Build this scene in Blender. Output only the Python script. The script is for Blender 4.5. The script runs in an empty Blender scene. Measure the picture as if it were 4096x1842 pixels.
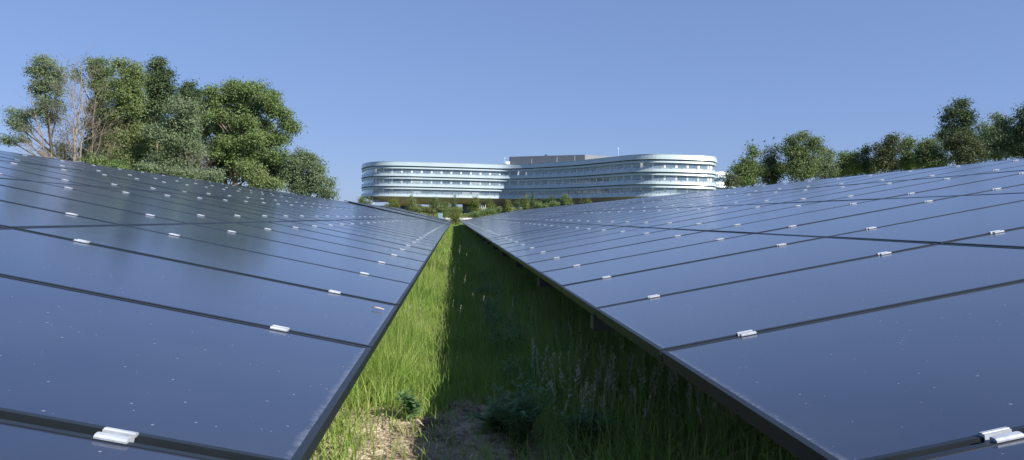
import bpy, math, random
import numpy as np
from mathutils import Vector, Matrix
random.seed(7); rng = np.random.default_rng(11)
SC = bpy.context.scene; COL = SC.collection
F = 2866.8; H = 1.33
YAW, PIT, ROL = .08087, .01631, .0178
SUN_EL, SUN_AZ = math.radians(34), math.radians(127)     # azimuth clockwise from +Y

# ---------------------------------------------------------------- camera
fw = Vector((math.sin(YAW)*math.cos(PIT), math.cos(YAW)*math.cos(PIT), -math.sin(PIT)))
rt = Vector((math.cos(YAW), -math.sin(YAW), 0)); dn = -(rt.cross(fw))
rt2 = math.cos(ROL)*rt - math.sin(ROL)*dn; dn2 = math.sin(ROL)*rt + math.cos(ROL)*dn
cam = bpy.data.cameras.new('camera'); camo = bpy.data.objects.new('camera', cam); COL.objects.link(camo)
camo.matrix_world = Matrix(((rt2.x, -dn2.x, -fw.x, 0), (rt2.y, -dn2.y, -fw.y, 0), (rt2.z, -dn2.z, -fw.z, H), (0, 0, 0, 1)))
cam.sensor_width = 36; cam.lens = F/4096*36; cam.clip_end = 5000; cam.clip_start = .05
SC.camera = camo

def P(px, py, D):
    """point of the place that the photograph shows at (px, py), D metres away along the view axis"""
    a = (px-2048)/F*D; b = (py-921)/F*D
    v = fw*D + rt2*a + dn2*b
    return Vector((v.x, v.y, v.z+H))

# ---------------------------------------------------------------- helpers
def lin(r, g, b): return tuple(((c/255)/12.92 if c/255 <= .04045 else ((c/255+.055)/1.055)**2.4) for c in (r, g, b))
def tag(o, label=None, cat=None, group=None, kind=None):
    if label: o['label'] = label
    if cat: o['category'] = cat
    if group: o['group'] = group
    if kind: o['kind'] = kind
    return o
def empty(name, loc, label, cat, group=None):
    o = bpy.data.objects.new(name, None); COL.objects.link(o); o.location = loc; o.empty_display_size = .3
    return tag(o, label, cat, group)
def link(name, me, parent=None):
    o = bpy.data.objects.new(name, me); COL.objects.link(o)
    if parent is not None:
        o.parent = parent
        o.matrix_parent_inverse = Matrix.Translation(-parent.location) if parent.parent is None else Matrix()
    return o
class MB:
    """collects boxes, tubes and strips into one mesh"""
    def __init__(s): s.v = []; s.f = []; s.n = 0
    def add(s, vs, fs):
        s.v += [tuple(p) for p in vs]; s.f += [tuple(i+s.n for i in f) for f in fs]; s.n += len(vs); return s
    def box(s, x0, x1, y0, y1, z0, z1, M=None):
        vs = [Vector((x, y, z)) for z in (z0, z1) for y in (y0, y1) for x in (x0, x1)]
        if M is not None: vs = [M @ v for v in vs]
        return s.add(vs, [(0, 2, 3, 1), (4, 5, 7, 6), (0, 1, 5, 4), (2, 6, 7, 3), (0, 4, 6, 2), (1, 3, 7, 5)])
    def tube(s, pts, rad, n=6, cap=True):
        pts = [Vector(p) for p in pts]; rings = []
        for i, p in enumerate(pts):
            d = (pts[min(i+1, len(pts)-1)]-pts[max(i-1, 0)]).normalized()
            u = d.cross(Vector((0, 0, 1)) if abs(d.z) < .9 else Vector((1, 0, 0))).normalized(); w = d.cross(u)
            r = rad[i] if hasattr(rad, '__len__') else rad
            rings.append([p+(u*math.cos(2*math.pi*k/n)+w*math.sin(2*math.pi*k/n))*r for k in range(n)])
        fs = [(i*n+k, i*n+(k+1) % n, (i+1)*n+(k+1) % n, (i+1)*n+k) for i in range(len(pts)-1) for k in range(n)]
        if cap: fs += [tuple(range(n))[::-1], tuple((len(pts)-1)*n+k for k in range(n))]
        return s.add([q for r_ in rings for q in r_], fs)
    def mesh(s, name, mats, smooth=False):
        me = bpy.data.meshes.new(name); me.from_pydata(s.v, [], s.f); 
        for m in (mats if isinstance(mats, (list, tuple)) else [mats]): me.materials.append(m)
        if smooth: me.polygons.foreach_set('use_smooth', [True]*len(me.polygons))
        me.update(); return me
    def build(s, name, mats, parent=None, smooth=False): return link(name, s.mesh(name, mats, smooth), parent)
def quads_mesh(name, V, Q, mat):
    """V (N,3) array, Q (M,4) array"""
    me = bpy.data.meshes.new(name); me.vertices.add(len(V)); me.vertices.foreach_set('co', np.ascontiguousarray(V, np.float32).ravel())
    me.loops.add(Q.size); me.loops.foreach_set('vertex_index', np.ascontiguousarray(Q, np.int32).ravel())
    me.polygons.add(len(Q)); me.polygons.foreach_set('loop_start', np.arange(0, Q.size, 4, dtype=np.int32))
    me.update(calc_edges=True); me.materials.append(mat); return me

# ---------------------------------------------------------------- materials
def new_mat(name):
    m = bpy.data.materials.new(name); m.use_nodes = True; nt = m.node_tree
    return m, nt, nt.nodes['Principled BSDF']
def N(nt, t, **kw):
    n = nt.nodes.new(t)
    for k, v in kw.items(): setattr(n, k, v)
    return n
def mat(name, col, rough=.6, metal=0, noise=.12, scale=3., bump=0, spec=.5):
    m, nt, b = new_mat(name)
    tc = N(nt, 'ShaderNodeTexCoord'); nz = N(nt, 'ShaderNodeTexNoise'); nz.inputs['Scale'].default_value = scale; nz.inputs['Detail'].default_value = 5
    nt.links.new(tc.outputs['Object'], nz.inputs['Vector'])
    mr = N(nt, 'ShaderNodeMapRange'); mr.inputs[1].default_value = .3; mr.inputs[2].default_value = .7
    mr.inputs[3].default_value = 1-noise; mr.inputs[4].default_value = 1+noise; nt.links.new(nz.outputs[0], mr.inputs[0])
    vm = N(nt, 'ShaderNodeVectorMath', operation='SCALE'); vm.inputs[0].default_value = col; nt.links.new(mr.outputs[0], vm.inputs['Scale'])
    nt.links.new(vm.outputs[0], b.inputs['Base Color'])
    b.inputs['Roughness'].default_value = rough; b.inputs['Metallic'].default_value = metal; b.inputs['Specular IOR Level'].default_value = spec
    if bump:
        bp = N(nt, 'ShaderNodeBump'); bp.inputs['Strength'].default_value = bump; nt.links.new(nz.outputs[0], bp.inputs['Height']); nt.links.new(bp.outputs[0], b.inputs['Normal'])
    return m
def leaf_mat(name, stops, trans=.35, rough=.55, nscale=.35, tint=.25):
    """leaf colours vary from leaf to leaf and from clump to clump"""
    m, nt, b = new_mat(name); out = nt.nodes['Material Output']
    g = N(nt, 'ShaderNodeNewGeometry'); cr = N(nt, 'ShaderNodeValToRGB')
    tc = N(nt, 'ShaderNodeTexCoord'); nz = N(nt, 'ShaderNodeTexNoise'); nz.inputs['Scale'].default_value = nscale; nz.inputs['Detail'].default_value = 3
    nt.links.new(tc.outputs['Object'], nz.inputs['Vector'])
    ma = N(nt, 'ShaderNodeMath', operation='MULTIPLY_ADD'); ma.inputs[1].default_value = .6
    nt.links.new(g.outputs['Random Per Island'], ma.inputs[0])
    m2 = N(nt, 'ShaderNodeMapRange'); m2.inputs[1].default_value = .35; m2.inputs[2].default_value = .65; m2.inputs[3].default_value = 0; m2.inputs[4].default_value = .4
    nt.links.new(nz.outputs[0], m2.inputs[0]); nt.links.new(m2.outputs[0], ma.inputs[2]); nt.links.new(ma.outputs[0], cr.inputs[0])
    e = cr.color_ramp.elements
    while len(e) < len(stops): e.new(.5)
    for i, c in enumerate(stops): e[i].position = i/(len(stops)-1); e[i].color = (*c, 1)
    nt.links.new(cr.outputs[0], b.inputs['Base Color']); b.inputs['Roughness'].default_value = rough; b.inputs['Specular IOR Level'].default_value = .35
    tr = N(nt, 'ShaderNodeBsdfTranslucent'); nt.links.new(cr.outputs[0], tr.inputs[0])
    mx = N(nt, 'ShaderNodeMixShader'); mx.inputs[0].default_value = trans
    nt.links.new(b.outputs[0], mx.inputs[1]); nt.links.new(tr.outputs[0], mx.inputs[2]); nt.links.new(mx.outputs[0], out.inputs[0])
    return m
def glass_panel_mat(name, dirty):
    m, nt, b = new_mat(name)
    g = N(nt, 'ShaderNodeNewGeometry'); tc = N(nt, 'ShaderNodeTexCoord')
    # specks of dust, lichen and droppings, never repeating because they follow the place
    vo = N(nt, 'ShaderNodeTexVoronoi'); vo.inputs['Scale'].default_value = 48
    mp = N(nt, 'ShaderNodeMapping'); mp.inputs['Scale'].default_value = (1, .8, 1); nt.links.new(g.outputs['Position'], mp.inputs[0])
    nt.links.new(mp.outputs[0], vo.inputs['Vector'])
    sx = N(nt, 'ShaderNodeSeparateXYZ'); nt.links.new(vo.outputs['Color'], sx.inputs[0])
    rad = N(nt, 'ShaderNodeMath', operation='MULTIPLY'); pw = N(nt, 'ShaderNodeMath', operation='POWER'); pw.inputs[1].default_value = 6
    nt.links.new(sx.outputs[0], pw.inputs[0]); nt.links.new(pw.outputs[0], rad.inputs[0]); rad.inputs[1].default_value = .17
    lt = N(nt, 'ShaderNodeMath', operation='LESS_THAN'); nt.links.new(vo.outputs['Distance'], lt.inputs[0]); nt.links.new(rad.outputs[0], lt.inputs[1])
    sp = N(nt, 'ShaderNodeMath', operation='MULTIPLY'); nt.links.new(lt.outputs[0], sp.inputs[0]); sp.inputs[1].default_value = .42
    fac = sp.outputs[0]
    # thin film of dust, cloudy
    nz = N(nt, 'ShaderNodeTexNoise'); nz.inputs['Scale'].default_value = 1.3; nz.inputs['Detail'].default_value = 6; nt.links.new(g.outputs['Position'], nz.inputs['Vector'])
    film = N(nt, 'ShaderNodeMapRange'); film.inputs[1].default_value = .3; film.inputs[2].default_value = .8; film.inputs[3].default_value = .01; film.inputs[4].default_value = .055
    nt.links.new(nz.outputs[0], film.inputs[0])
    a1 = N(nt, 'ShaderNodeMath', operation='MAXIMUM'); nt.links.new(fac, a1.inputs[0]); nt.links.new(film.outputs[0], a1.inputs[1]); fac = a1.outputs[0]
    # washed down dirt along the low edge (local x is up the slope)
    so = N(nt, 'ShaderNodeSeparateXYZ'); nt.links.new(tc.outputs['Object'], so.inputs[0])
    n2 = N(nt, 'ShaderNodeTexNoise'); n2.inputs['Scale'].default_value = 14; n2.inputs['Detail'].default_value = 7; nt.links.new(g.outputs['Position'], n2.inputs['Vector'])
    off = N(nt, 'ShaderNodeMath', operation='MULTIPLY_ADD'); off.inputs[1].default_value = -.026*(1 if dirty else .3); nt.links.new(n2.outputs[0], off.inputs[0]); nt.links.new(so.outputs[0], off.inputs[2])
    ed = N(nt, 'ShaderNodeMapRange'); ed.inputs[1].default_value = -1.004; ed.inputs[2].default_value = -1.0+(.03 if dirty else .004); ed.inputs[3].default_value = .42 if dirty else .3; ed.inputs[4].default_value = 0
    nt.links.new(off.outputs[0], ed.inputs[0])
    n3 = N(nt, 'ShaderNodeTexNoise'); n3.inputs['Scale'].default_value = 60; n3.inputs['Detail'].default_value = 4; nt.links.new(g.outputs['Position'], n3.inputs['Vector'])
    m3 = N(nt, 'ShaderNodeMapRange'); m3.inputs[1].default_value = .42; m3.inputs[2].default_value = .62; m3.inputs[3].default_value = .35; m3.inputs[4].default_value = 1; nt.links.new(n3.outputs[0], m3.inputs[0])
    em = N(nt, 'ShaderNodeMath', operation='MULTIPLY'); nt.links.new(ed.outputs[0], em.inputs[0]); nt.links.new(m3.outputs[0], em.inputs[1])
    a2 = N(nt, 'ShaderNodeMath', operation='MAXIMUM'); nt.links.new(fac, a2.inputs[0]); nt.links.new(em.outputs[0], a2.inputs[1]); fac = a2.outputs[0]
    mx = N(nt, 'ShaderNodeMix', data_type='RGBA'); mx.inputs['A'].default_value = (*PANEL_COL, 1); mx.inputs['B'].default_value = (.42, .43, .44, 1)
    nt.links.new(fac, mx.inputs['Factor']); nt.links.new(mx.outputs['Result'], b.inputs['Base Color'])
    rr = N(nt, 'ShaderNodeMapRange'); rr.inputs[3].default_value = PANEL_ROUGH; rr.inputs[4].default_value = .75; nt.links.new(fac, rr.inputs[0]); nt.links.new(rr.outputs[0], b.inputs['Roughness'])
    b.inputs['IOR'].default_value = PANEL_IOR
    b.inputs['Sheen Weight'].default_value = .09; b.inputs['Sheen Roughness'].default_value = .35; b.inputs['Sheen Tint'].default_value = (.62, .76, 1, 1)   # fine dust, seen at a glance
    return m
PANEL_COL = (.014, .023, .055); PANEL_ROUGH = .125; PANEL_IOR = 1.7
M = {}
M['glass_edge'] = glass_panel_mat('panel glass low row', True)
M['glass'] = glass_panel_mat('panel glass', False)
M['frame'] = mat('dark anodised frame', (.022, .029, .036), .42, .25, .1, 8, 0, .4)
M['galv'] = mat('galvanised steel', (.25, .26, .26), .5, .7, .15, 12)
M['clamp'] = mat('bright aluminium', (.56, .59, .63), .5, .4, .2, 40)
M['bark'] = mat('grey brown bark', (.16, .125, .09), .9, 0, .35, 2.5, .4)
M['pale_bark'] = mat('pale bare bark', (.24, .20, .155), .85, 0, .35, 2.5, .3)
M['white_panel'] = mat('white facade panel', (.41, .495, .53), .28, .0, .05, .15)
M['wall'] = mat('pale facade wall', (.68, .71, .73), .5, 0, .06, .2)
M['shadow_gap'] = mat('dark joint', (.05, .065, .075), .7)
M['soffit'] = mat('brown metal soffit', (.55, .45, .38), .45, .0, .14, .12)
M['roof'] = mat('flat roof', (.35, .36, .37), .8)
M['penthouse'] = mat('grey louvred cladding', (.19, .21, .225), .6, 0, .06, .3)
M['concrete'] = mat('pale concrete', (.5, .49, .46), .8, 0, .1, 1)
M['core_glass'] = mat('blue grey core glazing', (.10, .15, .17), .2, .2, .2, .5)
M['rail'] = mat('glass balustrade', (.38, .46, .50), .12, .2, .08, .3, 0, .8)
M['letter'] = mat('white sign letters', (.85, .86, .88), .4)
M['sign_shade'] = mat('blue grey sign shade', (.16, .22, .32), .4)  # shade and sky gap behind the letters, put into the colour
M['poster_white'] = mat('white paper', (.75, .8, .8), .6); M['poster_green'] = mat('green paper', (.25, .65, .4), .6)
M['teal'] = mat('teal painted cabinet', (.22, .36, .42), .5)
M['dead_leaf'] = mat('dry leaf', (.62, .5, .4), .7, 0, .25, 60)
M['bird'] = mat('dark feathers', (.02, .02, .025), .5)
M['blind'] = mat('lowered blind behind glass', (.33, .38, .42), .25, 0, .08, .5)
def window_mat():
    m, nt, b = new_mat('window glass')
    oi = N(nt, 'ShaderNodeObjectInfo'); tc = N(nt, 'ShaderNodeTexCoord')
    nz = N(nt, 'ShaderNodeTexNoise'); nz.inputs['Scale'].default_value = .6; nz.inputs['Detail'].default_value = 4; nt.links.new(tc.outputs['Object'], nz.inputs['Vector'])
    ad = N(nt, 'ShaderNodeMath', operation='MULTIPLY_ADD'); ad.inputs[1].default_value = .5; nt.links.new(oi.outputs['Random'], ad.inputs[0])
    ml = N(nt, 'ShaderNodeMath', operation='MULTIPLY'); ml.inputs[1].default_value = .5; nt.links.new(nz.outputs[0], ml.inputs[0]); nt.links.new(ml.outputs[0], ad.inputs[2])
    cr = N(nt, 'ShaderNodeValToRGB'); e = cr.color_ramp.elements; e[0].position = .2; e[0].color = (.08, .125, .165, 1); e[1].position = .85; e[1].color = (.22, .30, .36, 1)
    nt.links.new(ad.outputs[0], cr.inputs[0]); nt.links.new(cr.outputs[0], b.inputs['Base Color'])
    b.inputs['Roughness'].default_value = .06; b.inputs['Metallic'].default_value = .0; b.inputs['IOR'].default_value = 1.9
    return m
M['window'] = window_mat()
GR = lambda k: tuple(k)
M['grass'] = leaf_mat('grass blades', [(.13, .235, .05), (.245, .385, .08), (.37, .49, .12), (.50, .47, .22)], .5, .5, .8)
M['seed'] = leaf_mat('seed heads', [(.30, .30, .20), (.42, .40, .28), (.5, .42, .3)], .3, .7, 2)
M['straw'] = leaf_mat('straw and dead stems', [(.18, .13, .08), (.42, .33, .2), (.6, .5, .36)], .1, .8, 3)
M['weed'] = leaf_mat('weed leaves', [(.11, .20, .08), (.16, .28, .12), (.24, .37, .18)], .35, .6, 2)
L_MID = leaf_mat('mid green leaves', [(0.120, 0.174, 0.066), (0.168, 0.228, 0.090), (0.228, 0.288, 0.120)], .42)
L_BLUE = leaf_mat('blue green leaves', [(0.156, 0.210, 0.108), (0.204, 0.270, 0.144), (0.276, 0.342, 0.192)], .42)
L_OLIVE = leaf_mat('olive green leaves', [(0.150, 0.204, 0.072), (0.204, 0.264, 0.096), (0.276, 0.330, 0.132)], .42)
L_DARK = leaf_mat('dark green leaves', [(.055, .09, .04), (.08, .125, .05), (.12, .165, .07)], .2)
L_FRESH = leaf_mat('fresh green leaves', [(0.132, 0.198, 0.066), (0.186, 0.264, 0.090), (0.252, 0.330, 0.126)], .42)
L_BROWN = leaf_mat('brownish green leaves', [(.05, .07, .03), (.09, .115, .045), (.14, .155, .065)], .25)
L_YEL = leaf_mat('yellow green leaves', [(.10, .14, .035), (.19, .24, .06), (.29, .31, .10)], .42)

# ---------------------------------------------------------------- ground
def terrain(x, y):
    x = np.asarray(x, float); y = np.asarray(y, float)
    sm = lambda a, b, t: (lambda u: u*u*(3-2*u))(np.clip((t-a)/(b-a), 0, 1))
    z = 2.4*sm(118, 300, y) + 4.6*sm(312, 362, y)
    z = z + .25*np.sin(x*.05+1.3)*sm(120, 200, y) + .5*np.sin(x*.021+y*.013)*sm(150, 330, y)
    return z
ys = np.concatenate([np.arange(-40, 2, 4), np.arange(2, 12, .5), np.arange(12, 120, 6), np.arange(120, 420, 8), [450, 520, 640, 900, 1500, 2600]])
xs = np.concatenate([[-2200, -1200, -700, -450, -300], np.arange(-220, -20, 10), np.arange(-20, -4, 2), np.arange(-4, 6, .5), np.arange(6, 20, 2), np.arange(20, 221, 10), [300, 450, 700, 1200, 2200]])
X, Y = np.meshgrid(xs, ys); Z = terrain(X, Y); nx = len(xs)
V = np.stack([X, Y, Z], -1).reshape(-1, 3)
Q = np.array([(j*nx+i, j*nx+i+1, (j+1)*nx+i+1, (j+1)*nx+i) for j in range(len(ys)-1) for i in range(nx-1)])
m, nt, b = new_mat('field ground')
g = N(nt, 'ShaderNodeNewGeometry'); n1 = N(nt, 'ShaderNodeTexNoise'); n1.inputs['Scale'].default_value = .06; n1.inputs['Detail'].default_value = 6
n2 = N(nt, 'ShaderNodeTexNoise'); n2.inputs['Scale'].default_value = 3; n2.inputs['Detail'].default_value = 8
for n_ in (n1, n2): nt.links.new(g.outputs['Position'], n_.inputs['Vector'])
ad = N(nt, 'ShaderNodeMath', operation='ADD'); nt.links.new(n1.outputs[0], ad.inputs[0]); nt.links.new(n2.outputs[0], ad.inputs[1])
cr = N(nt, 'ShaderNodeValToRGB'); e = cr.color_ramp.elements; e[0].position = .35; e[0].color = (.06, .085, .03, 1); e[1].position = .68; e[1].color = (.25, .22, .10, 1); x_ = e.new(.52); x_.color = (.13, .16, .055, 1)
hv = N(nt, 'ShaderNodeMath', operation='MULTIPLY'); hv.inputs[1].default_value = .5; nt.links.new(ad.outputs[0], hv.inputs[0]); nt.links.new(hv.outputs[0], cr.inputs[0]); nt.links.new(cr.outputs[0], b.inputs['Base Color']); b.inputs['Roughness'].default_value = .95
bp = N(nt, 'ShaderNodeBump'); bp.inputs['Distance'].default_value = .05; nt.links.new(n2.outputs[0], bp.inputs['Height']); nt.links.new(bp.outputs[0], b.inputs['Normal'])
gm = quads_mesh('ground', V, Q, m); gm.polygons.foreach_set('use_smooth', [True]*len(gm.polygons)); tag(link('ground', gm), kind='structure')

# bare sandy soil in the foreground (real bumps)
def soilh(x, y):
    x = np.asarray(x); y = np.asarray(y); h = 0*x
    for k, (fx, fy, a) in enumerate([(5, 3, .020), (11, 7, .012), (-17, 13, .008), (29, -23, .005), (47, 41, .004), (-71, 63, .003)]):
        h = h+a*np.sin(fx*x+fy*y+k*1.7)*np.cos(fy*x*.7-fx*y*.9+k)
    return h+.045
xs2 = np.linspace(-1.3, 2.6, 196); ys2 = np.linspace(2.6, 6.2, 180); X, Y = np.meshgrid(xs2, ys2); Z = soilh(X, Y)
fade = np.clip((6.2-Y)/.8, 0, 1)*np.clip((2.6-X)/.4, 0, 1)*np.clip((X+1.3)/.2, 0, 1); Z = Z*fade+(-.02)*(1-fade)
nx = len(xs2); Q = np.array([(j*nx+i, j*nx+i+1, (j+1)*nx+i+1, (j+1)*nx+i) for j in range(len(ys2)-1) for i in range(nx-1)])
m, nt, b = new_mat('sandy soil')
g = N(nt, 'ShaderNodeNewGeometry'); n1 = N(nt, 'ShaderNodeTexNoise'); n1.inputs['Scale'].default_value = 4; n1.inputs['Detail'].default_value = 10; n1.inputs['Roughness'].default_value = .65
n2 = N(nt, 'ShaderNodeTexVoronoi'); n2.inputs['Scale'].default_value = 45
for n_ in (n1, n2): nt.links.new(g.outputs['Position'], n_.inputs['Vector'])
cr = N(nt, 'ShaderNodeValToRGB'); e = cr.color_ramp.elements; e[0].position = .38; e[0].color = (.12, .09, .06, 1); e[1].position = .58; e[1].color = (.52, .43, .31, 1)
nt.links.new(n1.outputs[0], cr.inputs[0]); nt.links.new(cr.outputs[0], b.inputs['Base Color']); b.inputs['Roughness'].default_value = .95
bp = N(nt, 'ShaderNodeBump'); bp.inputs['Distance'].default_value = .03; bp.inputs['Strength'].default_value = 1
mm = N(nt, 'ShaderNodeMath', operation='MULTIPLY_ADD'); mm.inputs[1].default_value = .4; nt.links.new(n2.outputs['Distance'], mm.inputs[0]); nt.links.new(n1.outputs[0], mm.inputs[2]); nt.links.new(mm.outputs[0], bp.inputs['Height']); nt.links.new(bp.outputs[0], b.inputs['Normal'])
sm_ = quads_mesh('soil', np.stack([X, Y, Z], -1).reshape(-1, 3), Q, m); sm_.polygons.foreach_set('use_smooth', [True]*len(sm_.polygons)); tag(link('soil', sm_), kind='structure')

# ---------------------------------------------------------------- grass
def blades(n, xr, yr, h0, h1, w, lean, base=None, seed=0, dens=None):
    r = np.random.default_rng(seed)
    x = r.uniform(*xr, n); y = r.uniform(yr[0]**.5, yr[1]**.5, n)**2 if yr[1] > 20 else r.uniform(*yr, n)
    if dens is not None:
        k = r.random(n) < dens(x, y); x = x[k]; y = y[k]; n = len(x)
    tuft = .6+.4*np.sin(x*9+y*2.3+seed)*np.sin(y*7-x*3)+.25*np.sin(x*23-y*17)
    h = r.uniform(h0, h1, n)*(.65+.35*np.clip(tuft, 0, 1.2)); h = h*(1-.5*np.clip((x+.42)/.12, 0, 1)*np.clip((.75-x)/.3, 0, 1)); ww = w*r.uniform(.6, 1.3, n)
    a = r.uniform(0, 2*np.pi, n); ln = lean*r.random(n)**1.2*h; dx = np.cos(a)*ln; dy = np.sin(a)*ln
    fa = r.uniform(0, 2*np.pi, n); px = np.cos(fa)*ww/2; py = np.sin(fa)*ww/2
    z0 = np.zeros(n) if base is None else base(x, y)
    T = np.array([0, .38, .74, 1.]); Wd = np.array([1, .85, .5, .08]); V = np.zeros((n, 4, 2, 3))
    for k in range(4):
        t = T[k]; cx = x+dx*t**2; cy = y+dy*t**2; cz = z0+h*(t-.18*(ln/np.maximum(h, 1e-6))*t**2)
        for s_, sg in enumerate((-1, 1)):
            V[:, k, s_, 0] = cx+sg*px*Wd[k]; V[:, k, s_, 1] = cy+sg*py*Wd[k]; V[:, k, s_, 2] = cz
    b0 = (np.arange(n)*8)[:, None, None]; q = np.array([[0, 1, 3, 2], [2, 3, 5, 4], [4, 5, 7, 6]])[None]
    return V.reshape(-1, 3), (b0+q).reshape(-1, 4)
def join(parts):
    Vs, Qs, o = [], [], 0
    for v, q in parts: Vs.append(v); Qs.append(q+o); o += len(v)
    return np.concatenate(Vs), np.concatenate(Qs)
def edge_dens(x, y):          # the meadow starts past the bare patch, with a ragged edge
    e = 4.8+.18*np.sin(x*5)+.12*np.sin(x*13+1)
    near = np.where(x < .1, .085, .08+.4*np.clip((x-.25)*3, 0, 1)+.25*np.clip(np.sin(x*3.1+y*2.2), 0, 1))
    near = np.where(x < -.5, .22, near)
    return np.where(y < e, near*np.clip((y-2.5)/1.5, .3, 1), np.clip((y-e)*3+.6, 0, 1))
sh = lambda x, y: soilh(x, y)*np.clip((6.2-y)/.8, 0, 1)*.9-.005
parts = [blades(95000, (-1.1, 2.4), (2.8, 9.5), .14, .36, .0068, 1.1, sh, 1, edge_dens),
         blades(7000, (-1.25, 2.5), (4.9, 9.5), .35, .58, .005, .5, sh, 2, edge_dens),
         blades(64000, (-1.3, 2.6), (9.5, 19), .16, .38, .009, 1.0, None, 3),
         blades(5000, (-1.3, 2.6), (9.5, 19), .4, .62, .007, .45, None, 4),
         blades(36000, (-1.4, 2.8), (19, 48), .2, .48, .017, .6, None, 5),
         blades(26000, (-1.6, 3.2), (48, 118), .2, .5, .035, .6, None, 6)]
V, Q = join(parts)
tag(link('grass', quads_mesh('grass', V, Q, M['grass'])), 'long green meadow grass filling the strip between the two solar rows', 'grass', kind='stuff')
# the field beyond the ends of the rows
def field_blades():
    r = np.random.default_rng(77); n = 26000
    x = r.uniform(-75, 75, n); y = r.uniform(112, 345, n)
    w = .10+.0012*y; V = np.zeros((n, 4, 3)); a = r.uniform(0, np.pi, n); h = r.uniform(.25, .7, n); z = terrain(x, y)-.03
    for k, (sg, t) in enumerate(((-1, 0), (1, 0), (.3, 1), (-.3, 1))):
        V[:, k, 0] = x+np.cos(a)*w*sg; V[:, k, 1] = y+np.sin(a)*w*sg; V[:, k, 2] = z+h*t
    return V.reshape(-1, 3), np.arange(n*4).reshape(-1, 4)
V, Q = field_blades()
M['tuft'] = leaf_mat('dry meadow tufts', [(.08, .12, .04), (.16, .18, .06), (.30, .27, .13)], .3, .7, .05)
tag(link('meadow_grass', quads_mesh('meadow_grass', V, Q, M['tuft'])), 'rough dry meadow tufts on the slope in front of the white building', 'grass', kind='stuff')
# seeding grass stalks
def seeded(n, xr, yr, h0, h1, sc, seed, dens=None):
    r = random.Random(seed); st = MB(); V = []; Qn = 0
    for _ in range(n):
        x = r.uniform(*xr); y = r.uniform(*yr)
        if dens and r.random() > dens(x, y): continue
        h = r.uniform(h0, h1); a = r.uniform(0, 6.28); l = h*r.uniform(.05, .3)
        base = Vector((x, y, 0)); top = Vector((x+math.cos(a)*l, y+math.sin(a)*l, h))
        mid = (base+top)/2+Vector((0, 0, h*.06))
        pts = [base, mid, top]; w = .0008*sc
        for i in range(2):
            u = Vector((math.cos(a+1.5), math.sin(a+1.5), 0))*w
            V += [pts[i]-u, pts[i]+u, pts[i+1]+u, pts[i+1]-u]
        d = (top-mid).normalized(); hl = r.uniform(.05, .12)*min(sc, 2.2)
        k = 14
        for j in range(k):
            t = j/k; c = top-d*hl*(1-t); rr = hl*.16*(1-abs(t-.35))
            aa = r.uniform(0, 6.28); o = Vector((math.cos(aa), math.sin(aa), r.uniform(.3, 1.2)))
            tip = c+o*rr*1.3; sd = Vector((-math.sin(aa), math.cos(aa), 0))*.0035*sc
            V += [c, c.lerp(tip, .5)-sd, tip, c.lerp(tip, .5)+sd]
    V = np.array([tuple(v) for v in V]); return V, np.arange(len(V)).reshape(-1, 4)
V, Q = join([seeded(60, (.5, 2.3), (4.5, 7), .3, .52, 1.0, 1), seeded(170, (-1.0, 2.5), (6, 14), .36, .55, 1.1, 2, lambda x, y: .5 if -.4 < x < .5 else 1),
             seeded(280, (-1.1, 2.5), (13, 34), .40, .6, 1.5, 3, lambda x, y: .3 if -.4 < x < .5 else 1), seeded(110, (.55, 1.7), (3.7, 4.9), .34, .52, 1.5, 4)])
tag(link('seeding_grass', quads_mesh('seeding_grass', V, Q, M['seed'])), 'thin stalks with pale feathery seed heads standing above the grass', 'grass', kind='stuff')
# straw litter on the soil
r = np.random.default_rng(5); n = 9000; x = r.uniform(-1.2, 2.4, n); y = 2.9+2.6*r.random(n)**.8; a = r.uniform(0, np.pi, n)
ln = r.uniform(.008, .05, n)*np.where(r.random(n) < .08, 2.5, 1); w = r.uniform(.0012, .005, n); z = sh(x, y)+r.uniform(.008, .02, n); ti = r.normal(0, .25, n)
V = np.zeros((n, 4, 3))
for k, (s1, s2) in enumerate(((-1, -1), (1, -1), (1, 1), (-1, 1))):
    V[:, k, 0] = x+s1*np.cos(a)*ln-s2*np.sin(a)*w; V[:, k, 1] = y+s1*np.sin(a)*ln+s2*np.cos(a)*w; V[:, k, 2] = z+s1*ti*ln
tag(link('straw_litter', quads_mesh('straw_litter', V.reshape(-1, 3), np.arange(n*4).reshape(-1, 4), M['straw'])), 'scattered dead stems and leaf scraps lying on the sandy soil', 'litter', kind='stuff')

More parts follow.
